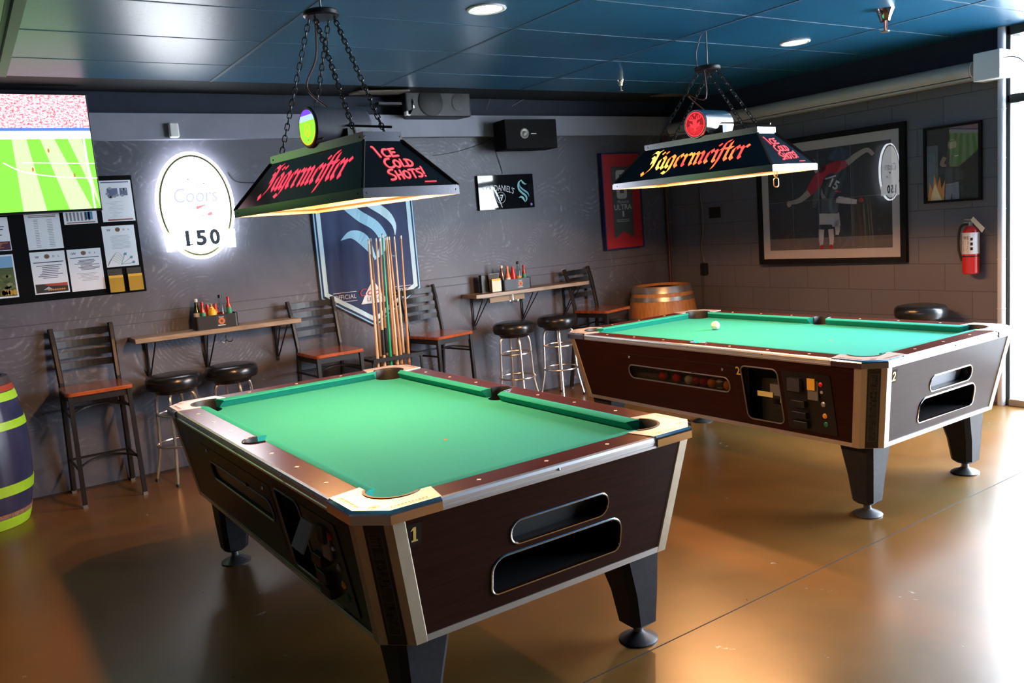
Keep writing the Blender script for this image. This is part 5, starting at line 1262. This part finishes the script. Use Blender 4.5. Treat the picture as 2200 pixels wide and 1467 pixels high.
# copper pipe in the corner, conduit beside it
p = onY(1440, 420, YB-.10); px_ = min(p.x, XR-.05)
tag(MB().tube([(px_, YB-.045, 0), (px_, YB-.045, 2.32)], .017, 14).build('corner_pipe', noisy('red_brown_pipe', (.07, .018, .016), (.05, .014, .014), 4, rough=.4), None, True), 'dull red pipe rising in the room corner behind the wooden barrel', 'pipe')
p = onX(1506, 560, XR-.02)
cd_ = thing('wall_conduit', 'thin conduit and small black box low on the block wall near the corner', 'conduit', (XR, p.y, 0))
MB().tube([(-.012, 0, .55), (-.012, 0, 1.9)], .008, 8).build('conduit_tube', mat('conduit_dark', (.06, .055, .055), .5), cd_, True)
MB().box(-.05, 0, -.075, -.015, .93, 1.04).build('switch_box', BLK, cd_, bevel=.003)
MB().tube(catmull([(-.012, -.02, 1.75), (-.012, -.05, 1.45), (-.012, -.01, 1.2), (-.012, -.04, 1.05)], 6), .003, 5).build('loose_wire', mat('wire_tan', (.25, .20, .16), .6), cd_, True)
q0, q1 = onX(1521, 443, XR), onX(1553, 470, XR)
o = thing('wall_grille', 'small square grey grille on the block wall above the wooden barrel', 'wall grille', (XR, (q0.y+q1.y)/2, (q0.z+q1.z)/2), -PI/2); hw_ = abs(q0.y-q1.y)/2; hh_ = (q0.z-q1.z)/2
A = MB(); A.plate([(-hw_, -hh_), (hw_, -hh_), (hw_, hh_), (-hw_, hh_)], [[(-hw_+.014, -hh_+.014), (hw_-.014, -hh_+.014), (hw_-.014, hh_-.014), (-hw_+.014, hh_-.014)]], lambda x, y: (x, -.012, y), (0, .012, 0)); A.build('frame', mat('grille_frame', (.10, .095, .10), .5), o)
MB().box(-hw_+.012, hw_-.012, -.005, 0, -hh_+.012, hh_-.012).build('mesh_panel', DARK, o)

# ================================================================== THINGS ON THE RIGHT WALL
def on_right(name, label, cat, y, z): return thing(name, label, cat, (XR, y, z), -PI/2)
def framed(name, label, qs, fw_, dep, mt, cat='framed picture'):
    P_ = [onX(x, y, XR-dep) for x, y in qs]; ya = (P_[0].y+P_[3].y)/2; yb2 = (P_[1].y+P_[2].y)/2; zt2 = (P_[0].z+P_[1].z)/2; zb2 = (P_[2].z+P_[3].z)/2
    w_, h_ = ya-yb2, zt2-zb2; t = on_right(name, label, cat, (ya+yb2)/2, (zt2+zb2)/2); a1, b1 = w_/2, h_/2; tilt = .042 if w_ > 1 else .016; t.rotation_euler = (0, 0, -PI/2+tilt); t.location.x = XR-a1*tilt-.001
    A = MB(); A.plate([(-a1, -b1), (a1, -b1), (a1, b1), (-a1, b1)], [[(-a1+fw_, -b1+fw_), (a1-fw_, -b1+fw_), (a1-fw_, b1-fw_), (-a1+fw_, b1-fw_)]], lambda x, y: (x, -dep, y), (0, dep-.002, 0)); A.build('frame', mat('frame_black', (.006, .006, .008), .6, spec=.15), t)
    MB().box(-a1+fw_, a1-fw_, -dep+.016, -.004, -b1+fw_, b1-fw_).build('backing', mt, t)
    MB().box(-a1+fw_, a1-fw_, -dep+.008, -dep+.010, -b1+fw_, b1-fw_).build('glass_pane', GLASS, t)
    return t, w_-2*fw_, h_-2*fw_, dep-.016
MATB = mat('mat_board_cream', (.46, .40, .40), .7)
t, w_, h_, dp = framed('framed_photograph', 'large framed photograph of two athletes on a dark pitch with wide cream mat', [(1633, 305), (1938, 265), (1951, 564), (1638, 567)], .045, .04, MATB)
a = Art(lambda x, y, h: (x, -dp-.0008-h, y))
pw, ph = w_/2-.07, h_/2-.075
a.rect(-pw, pw, -ph, ph, mat('photo_black', (.014, .014, .018), .5)); a.up(); a.rect(-pw, pw, -ph, -ph*.76, mat('photo_pitch', (.12, .09, .09), .6))
FL = mat('photo_skin_grey', (.34, .28, .26), .6); WH = mat('photo_white', (.46, .40, .40), .6); DG2 = mat('photo_dark_grey', (.07, .07, .08), .6); RJ = mat('photo_red', (.40, .012, .02), .6); HA = mat('photo_hair', (.03, .028, .03), .6)
def X(v): return -pw+v*2*pw
def Y(v): return ph-v*2*ph
for k in range(26): a.ell(X(random.uniform(.1, .95)), Y(random.uniform(.66, .86)), .014, .010, mat('photo_crowd%d' % (k % 3), [(.03, .02, .02), (.05, .015, .015), (.035, .035, .04)][k % 3], .6), 8)
a.up()
P2 = lambda l: [(X(x), Y(y)) for x, y in l]
a.stroke(P2([(.44, .35), (.42, .45), (.40, .58)]), [.05, .06, .03], DG2, 3)
a.stroke(P2([(.455, .80), (.45, .90), (.45, .965)]), [.05, .045, .03], WH, 3); a.stroke(P2([(.53, .80), (.535, .90), (.53, .965)]), [.05, .045, .03], WH, 3); a.stroke(P2([(.575, .72), (.585, .80), (.58, .86)]), [.05, .045, .03], WH, 3)
a.poly(P2([(.44, .64), (.60, .64), (.61, .77), (.545, .78), (.54, .755), (.435, .75)]), WH); a.up()
a.poly(P2([(.46, .50), (.55, .46), (.60, .55), (.59, .65), (.455, .64)]), DG2); a.ell(X(.50), Y(.44), .05, .065, mat('photo_face_grey', (.22, .19, .18), .6), 20)
a.stroke(P2([(.58, .51), (.66, .53), (.74, .55)]), [.055, .05, .035], WH, 3); a.ell(X(.775), Y(.535), .018, .020, RJ, 10)
a.stroke(P2([(.455, .97), (.45, .985)]), .03, RJ); a.stroke(P2([(.53, .97), (.53, .985)]), .03, RJ)
a.up(); a.stroke(P2([(.36, .42), (.42, .33), (.50, .24), (.60, .19), (.67, .17)]), [.07, .10, .11, .09, .06], RJ, 4)
a.stroke(P2([(.36, .42), (.28, .49), (.19, .51)]), [.06, .045, .03], FL, 3); a.ell(X(.185), Y(.52), .025, .028, FL, 12)
a.stroke(P2([(.67, .17), (.76, .10), (.83, .07), (.87, .12)]), [.055, .045, .035, .03], FL, 3)
a.stroke(P2([(.33, .10), (.40, .12), (.44, .22)]), [.03, .05, .06], FL, 3); a.ell(X(.47), Y(.16), .045, .065, HA, 18); a.ell(X(.62), Y(.09), .10, .05, mat('photo_blue_black', (.025, .035, .06), .6), 20)
a.up(); a.ell(X(.55), Y(.38), .095, .11, HA, 24); a.up(); a.text('15', X(.57), Y(.36), .07, WH, rot=-.5, bold=.03); a.stroke(P2([(.50, .30), (.58, .28)]), .012, WH); a.stroke(P2([(.58, .43), (.62, .44)]), .014, RJ)
a.up(); CR = mat('photo_crease', (.16, .16, .16), .5)
for v in (.22, .44, .70): a.rect(X(v)-.0012, X(v)+.0012, -ph, ph, CR)
a.rect(-pw, pw, Y(.50)-.0012, Y(.50)+.0012, CR)
a.build('photograph_print', t)
t, w_, h_, dp = framed('framed_photograph', 'smaller black framed photograph of a man standing beside a fire', [(1983, 273), (2106, 262), (2108, 430), (1986, 437)], .018, .03, mat('photo_black2', (.022, .021, .023), .5))
a = Art(lambda x, y, h: (x, -dp-.0008-h, y)); pw, ph = w_/2, h_/2
a.rect(-pw, -pw*.55, -ph*.9, ph*.55, mat('photo_pale_grey', (.10, .11, .12), .6)); a.up()
a.poly(P2([(.42, .30), (.62, .28), (.66, .62), (.62, .76), (.40, .76), (.36, .50)]), mat('photo_jacket', (.045, .04, .04), .6)); a.ell(X(.50), Y(.24), .032, .042, mat('photo_skin', (.28, .17, .13), .6), 16); a.ell(X(.50), Y(.16), .036, .022, HA, 12)
a.poly(P2([(.37, .78), (.62, .76), (.63, 1.0), (.50, 1.0), (.49, .90), (.46, 1.0), (.36, 1.0)]), mat('photo_jeans', (.18, .18, .22), .6)); a.up(); a.stroke(P2([(.36, .40), (.30, .50), (.38, .52)]), [.03, .03, .02], MATS['photo_skin'], 3); a.rect(X(.55), X(.62), Y(.40)-.003, Y(.40)+.003, WH)
a.poly(P2([(.02, 1.0), (.06, .74), (.12, .86), (.15, .62), (.21, .80), (.26, .66), (.29, .84), (.36, .72), (.34, 1.0)]), mat('photo_fire', (.60, .22, .04), .6)); a.up(); a.poly(P2([(.07, 1.0), (.12, .86), (.17, .76), (.23, .88), (.30, 1.0)]), mat('photo_fire_core', (.80, .60, .30), .6))
a.build('photograph_print', t)

# fire extinguisher
p = onX(2085, 520, XR-.08); ty_ = p.y; zb2 = onX(2085, 588, XR-.08).z; zt2 = onX(2083, 485, XR-.08).z
fe = on_right('fire_extinguisher', 'red fire extinguisher with white label hung on the block wall', 'fire extinguisher', ty_, zb2); H_ = zt2-zb2
A = MB(); A.lathe([(.001, 0), (.050, 0), (.056, .008), (.056, H_*.80), (.050, H_*.90), (.030, H_*.98), (.020, H_), (.001, H_)], 28, (0, -.075, 0)); A.build('cylinder', mat('extinguisher_red', (.45, .015, .015), .3), fe, True, angle=.6)
A = MB(); A.lathe([(.0562, H_*.42), (.0568, H_*.425), (.0568, H_*.86), (.0562, H_*.865)], 28, (0, -.075, 0)); A.build('paper_label', mat('label_silver', (.55, .56, .60), .4), fe, True)
def cylm(x, y, h): q = x/.057; return (.0575*math.sin(q)*(1+h*10), -.075-(.0575+h)*math.cos(q), y)
a = Art(cylm); a.text('FIRE', -.008, H_*.76, .022, BLK, wid=.05); a.rect(-.035, .01, H_*.62, H_*.70, BLK); a.lines(-.035, .012, H_*.46, H_*.60, 4, BLK, .006, .4)
for q in range(3): a.rect(.024, .040, H_*(.50+.1*q), H_*(.56+.1*q), BLK)
a.build('label_print', fe)
A = MB(); A.lathe([(.0565, H_*.36), (.0575, H_*.362), (.0575, H_*.385), (.0565, H_*.387)], 28, (0, -.075, 0)); A.build('strap', BLK, fe)
A = MB(); A.lathe([(.001, H_), (.018, H_), (.018, H_+.03), (.001, H_+.03)], 14, (0, -.075, 0)); A.box(-.05, .02, -.085, -.065, H_+.02, H_+.03); A.hexa([(-.045, -.083, H_+.04), (.02, -.083, H_+.035), (.02, -.067, H_+.035), (-.045, -.067, H_+.04)], [(-.045, -.083, H_+.048), (.02, -.083, H_+.052), (.02, -.067, H_+.052), (-.045, -.067, H_+.048)]); A.build('valve_handle', GREY, fe, bevel=.002)
A = MB(); A.tube(catmull([(-.015, -.075, H_+.015), (-.065, -.08, H_+.0), (-.085, -.08, H_*.80), (-.085, -.08, H_*.52), (-.070, -.08, H_*.34), (-.062, -.08, H_*.26)], 6), .009, 8); A.build('hose', RUB, fe, True)
A = MB(); A.hexa([(.012, -.10, H_+.04), (.09, -.10, H_-.05), (.09, -.098, H_-.05), (.012, -.098, H_+.04)], [(.03, -.10, H_+.065), (.11, -.10, H_-.02), (.11, -.098, H_-.02), (.03, -.098, H_+.065)]); A.build('inspection_tag', mat('tag_cream', (.6, .58, .5), .6), fe)
MB().box(-.02, .02, -.02, 0, H_*.5, H_*.95).build('wall_hanger', BLKM, fe)

# pale pipe at the end of the block wall
p = onX(2151, 600, XR-.04)
pp = thing('vertical_pipe', 'pale painted pipe from floor to ceiling beside the window', 'pipe', (XR-.035, p.y, 0))
PP = mat('pale_pipe_paint', (.55, .58, .65), .2)
MB().tube([(0, 0, 0), (0, 0, ZC)], .026, 18).build('tube', PP, pp, True)
for z in (.35, .70, 1.05, 1.40, 1.75, 2.08): MB().lathe([(.0262, z-.004), (.0285, z-.003), (.0285, z+.003), (.0262, z+.004)], 18).build('pipe_joint', PP, pp, True)
MB().lathe([(.027, 2.42), (.033, 2.42), (.033, 2.47), (.027, 2.47)], 18).build('pipe_band', mat('band_green', (.42, .50, .28), .5), pp)

# rolled projection screen on the right wall and its white end box
pa_, pb_ = onX(2088, 146, XR-.09), onX(1440, 262, XR-.09)
ya, yb2 = pa_.y, YB-.15; zc_ = onX(2088, 146, XR-.09).z; zl_ = onX(1600, 250, XR-.09).z; zs2 = (zc_+zl_)/2
ps = thing('projection_screen', 'long rolled projection screen casing high along the block wall', 'projection screen', (XR-.075, ya, zs2))
Ln = yb2-ya; SCW = noisy('casing_cream', (.44, .42, .40), (.50, .48, .46), 3, rough=.35)
n = 22; prof = [(.058*math.cos(q), .058*math.sin(q)) for q in [PI*(-.30+1.60*i/n) for i in range(n+1)]]
A = MB(); A.loft([[(x, y_, z) for x, z in prof] for y_ in (0, Ln)]); A.build('casing', SCW, ps, True, angle=.6)
A = MB(); A.box(-.035, .06, 0, Ln, -.068, -.052); A.build('slot_rail', SCW, ps, bevel=.003)
A = MB(); A.M = Matrix.Translation((0, -.001, 0)); A.loft([[(.056*math.cos(2*PI*i/24), y_, .056*math.sin(2*PI*i/24)) for i in range(24)] for y_ in (-.008, .0)]); A.build('end_cap', WHITE, ps, True)
A = MB(); A.box(.05, .075, .02, Ln-.02, -.03, .03); A.build('wall_mount', BLKM, ps)
pl_ = onX(1768, 222, XR-.09); A = MB(); A.tube(catmull([(-.02, pl_.y-ya-.04, -.065), (-.03, pl_.y-ya-.02, -.095), (-.03, pl_.y-ya+.02, -.095), (-.02, pl_.y-ya+.04, -.065)], 4), .003, 6); A.build('pull_loop', GREY, ps, True)
q0, q1 = onX(2090, 116, XR-.16), onX(2148, 166, XR-.16)
o = thing('white_wall_box', 'white square box at the window end of the projection screen', 'equipment box', (XR, (q0.y+q1.y)/2, (q0.z+q1.z)/2)); hw_ = abs(q0.y-q1.y)/2; hh_ = (q0.z-q1.z)/2
MB().box(-.16, -.001, -hw_, hw_, -hh_, hh_).build('casing', mat('gloss_white', (.82, .82, .82), .35), o, bevel=.006, seg=3)
A = MB(); A.tube(catmull([(-.12, -hw_, hh_*.4), (-.10, -hw_-.10, hh_*.1), (-.05, -hw_-.20, -.15), (-.04, -hw_-.26, -.30)], 6), .004, 6); A.build('power_lead', GREY, o, True)

# ================================================================== CEILING FITTINGS
for k, (px, py, lab) in enumerate(((1045, 18, 'round recessed ceiling light between the two hanging lamps'), (1708, 90, 'round recessed ceiling light right of the far hanging lamp'))):
    p = onZ(px, py, ZC); t = thing('recessed_light', lab, 'ceiling light', (p.x, p.y, ZC), 0, 'recessed ceiling lights')
    A = MB(); A.lathe([(.078, -.001), (.098, -.001), (.100, -.006), (.090, -.010), (.078, -.006)], 32); A.build('trim_ring', mat('trim_white', (.7, .7, .7), .4), t, True)
    A = MB(); A.lathe([(.001, -.005), (.079, -.005), (.079, -.002), (.001, -.002)], 32); A.build('lens', ems('can_light', (1, .97, .92), 9.0), t)
for k, (px, py, s, lab) in enumerate(((1901, 20, 1.5, 'red and chrome fire sprinkler on the ceiling near the window'), (1333, 172, 1.0, 'small chrome fire sprinkler on the ceiling left of the far lamp'))):
    p = onZ(px, py, ZC); t = thing('fire_sprinkler', lab, 'fire sprinkler', (p.x, p.y, ZC), 0)
    A = MB(); A.lathe([(.001, -.045*s), (.018*s, -.045*s), (.022*s, -.030*s), (.036*s, -.002), (.036*s, 0), (.001, 0)], 20); A.build('escutcheon', CHROME, t, True)
    A = MB(); A.lathe([(.001, -.085*s), (.016*s, -.085*s), (.016*s, -.081*s), (.004*s, -.078*s), (.004*s, -.045*s), (.001, -.045*s)], 14); A.build('deflector', mat('sprinkler_brass', (.5, .38, .25), .35, .8), t, True)
    if k == 0:
        A = MB(); A.tube([(-.010, -.004, -.045*s), (-.013, -.004, -.082*s)], .003, 5); A.tube([(.010, -.004, -.045*s), (.013, -.004, -.082*s)], .003, 5); A.build('frame_arms', mat('sprinkler_red', (.35, .03, .02), .4), t)
p = onZ(25, 40, ZC); tl0, tl1 = onZ(12, 150, ZC-.03), onZ(38, 0, ZC-.03)
tag(MB().box(-.022, .022, 0, tl0.y-tl1.y+.8, -.030, -.006).build('surface_raceway', mat('raceway_paint', (.06, .09, .09), .5), None, loc=((tl0.x+tl1.x)/2, tl1.y-.6, ZC)), 'painted cable raceway on the ceiling above the television', 'raceway')

TILE = noisy('raw_tile_beige', (.10, .085, .065), (.16, .13, .10), 12, rough=.8)
for (px, py), w_, lab in (((815, 200), .42, 'slipped beige ceiling tile in the gap left of the upper loudspeaker'), ((1640, 160), .50, 'slipped beige ceiling tile in the dark strip behind the far lamp')):
    p = onZ(px, py, ZC+.01); p.y = min(p.y, YB-.16)
    tag(MB().hexa([(-w_/2, -.10, -.012), (w_/2, -.10, .004), (w_/2, .10, .012), (-w_/2, .10, .0)], [(-w_/2, -.10, .0), (w_/2, -.10, .016), (w_/2, .10, .024), (-w_/2, .10, .012)]).build('ceiling_tile', TILE, None, loc=(p.x, max(p.y, YCE+.11), ZC+.008)), lab, 'ceiling tile')

# ================================================================== BARRELS
def barrel(name, label, x, y, h, r0_, r1, stave, hoops, top, rustc):
    t = thing(name, label, 'barrel', (x, y, 0))
    def R(z): f = z/h; return r0_+(r1-r0_)*math.sin(PI*min(max(f, 0), 1))**.8
    A = MB(); N_ = 32; zs = [h*i/18 for i in range(19)]
    rings = [[((R(z)-(.0015 if j % 3 == 0 else 0))*math.cos(2*PI*j/96), (R(z)-(.0015 if j % 3 == 0 else 0))*math.sin(2*PI*j/96), z) for j in range(96)] for z in zs]
    A.loft(rings, False); A.loft([[((R(h)-.025)*math.cos(2*PI*j/48), (R(h)-.025)*math.sin(2*PI*j/48), z) for j in range(48)] for z in (h, h-.03)], False)
    A.loft([[(rr*math.cos(2*PI*j/96), rr*math.sin(2*PI*j/96), h) for j in range(96)] for rr in (R(h), R(h)-.025)], False)
    A.build('staves', stave, t, True, angle=.5)
    MB().lathe([(.001, h-.035), (R(h)-.022, h-.035), (R(h)-.022, h-.025), (.001, h-.025)], 48).build('head', top, t)
    for z0_, z1_, m_ in hoops:
        A = MB(); A.lathe([(R(z0_)+.0005, z0_), (R(z0_)+.0045, z0_+.001), (R((z0_+z1_)/2)+.0045, (z0_+z1_)/2), (R(z1_)+.0045, z1_-.001), (R(z1_)+.0005, z1_)], 64); A.build('hoop', m_, t, True, angle=.7)
    return t
OAK = noisy('oak_staves', (.42, .17, .045), (.62, .28, .085), 5, (9, 9, .7), rough=.4, bstr=.05)
HOOP = noisy('galvanised_hoop', (.36, .31, .27), (.50, .45, .40), 14, rough=.35, metal=.8)
hb = .885
barrel('wooden_barrel', 'varnished oak barrel with metal hoops standing in the room corner', 5.58, 5.88, hb, .265, .335, OAK, [(hb-.062, hb-.002, HOOP), (hb-.135, hb-.095, HOOP), (hb-.33, hb-.285, HOOP), (.285, .33, HOOP), (.095, .135, HOOP), (.002, .06, HOOP)], noisy('barrel_head_wood', (.16, .09, .05), (.25, .15, .08), 8, (1, 9, 1), rough=.5), None)
o = tag(MB().prism(rrect(-.10, .10, -.07, .07, .02, 4), 0, .018).build('black_tray', BLK, None, loc=(5.52, 5.86, hb-.0235)), 'small black tray lying on top of the corner barrel', 'tray')
NAVB = noisy('barrel_navy_paint', (.020, .024, .070), (.030, .034, .085), 6, (1, 1, 1), rough=.28, bstr=.03); LIM = noisy('lime_hoop_paint', (.26, .52, .018), (.34, .62, .03), 9, rough=.45)
RAW = noisy('bare_wood_worn', (.32, .17, .12), (.14, .07, .05), 20, (6, 6, 1), rough=.7); RED2 = mat('top_hoop_red', (.28, .035, .012), .45); DKW = mat('top_rim_dark', (.04, .03, .03), .5)
bp = onY(0, 795, 5.95); hh = .90
barrel('painted_barrel', 'navy painted barrel with lime green hoops at the left edge of the photo', -.07, 5.93, hh, .245, .315, NAVB, [(hh-.045, hh-.001, DKW), (hh-.085, hh-.047, RED2), (hh-.140, hh-.088, LIM), (hh-.305, hh-.255, LIM), (.205, .270, LIM), (.070, .098, RAW), (.001, .068, LIM)], DKW, None)
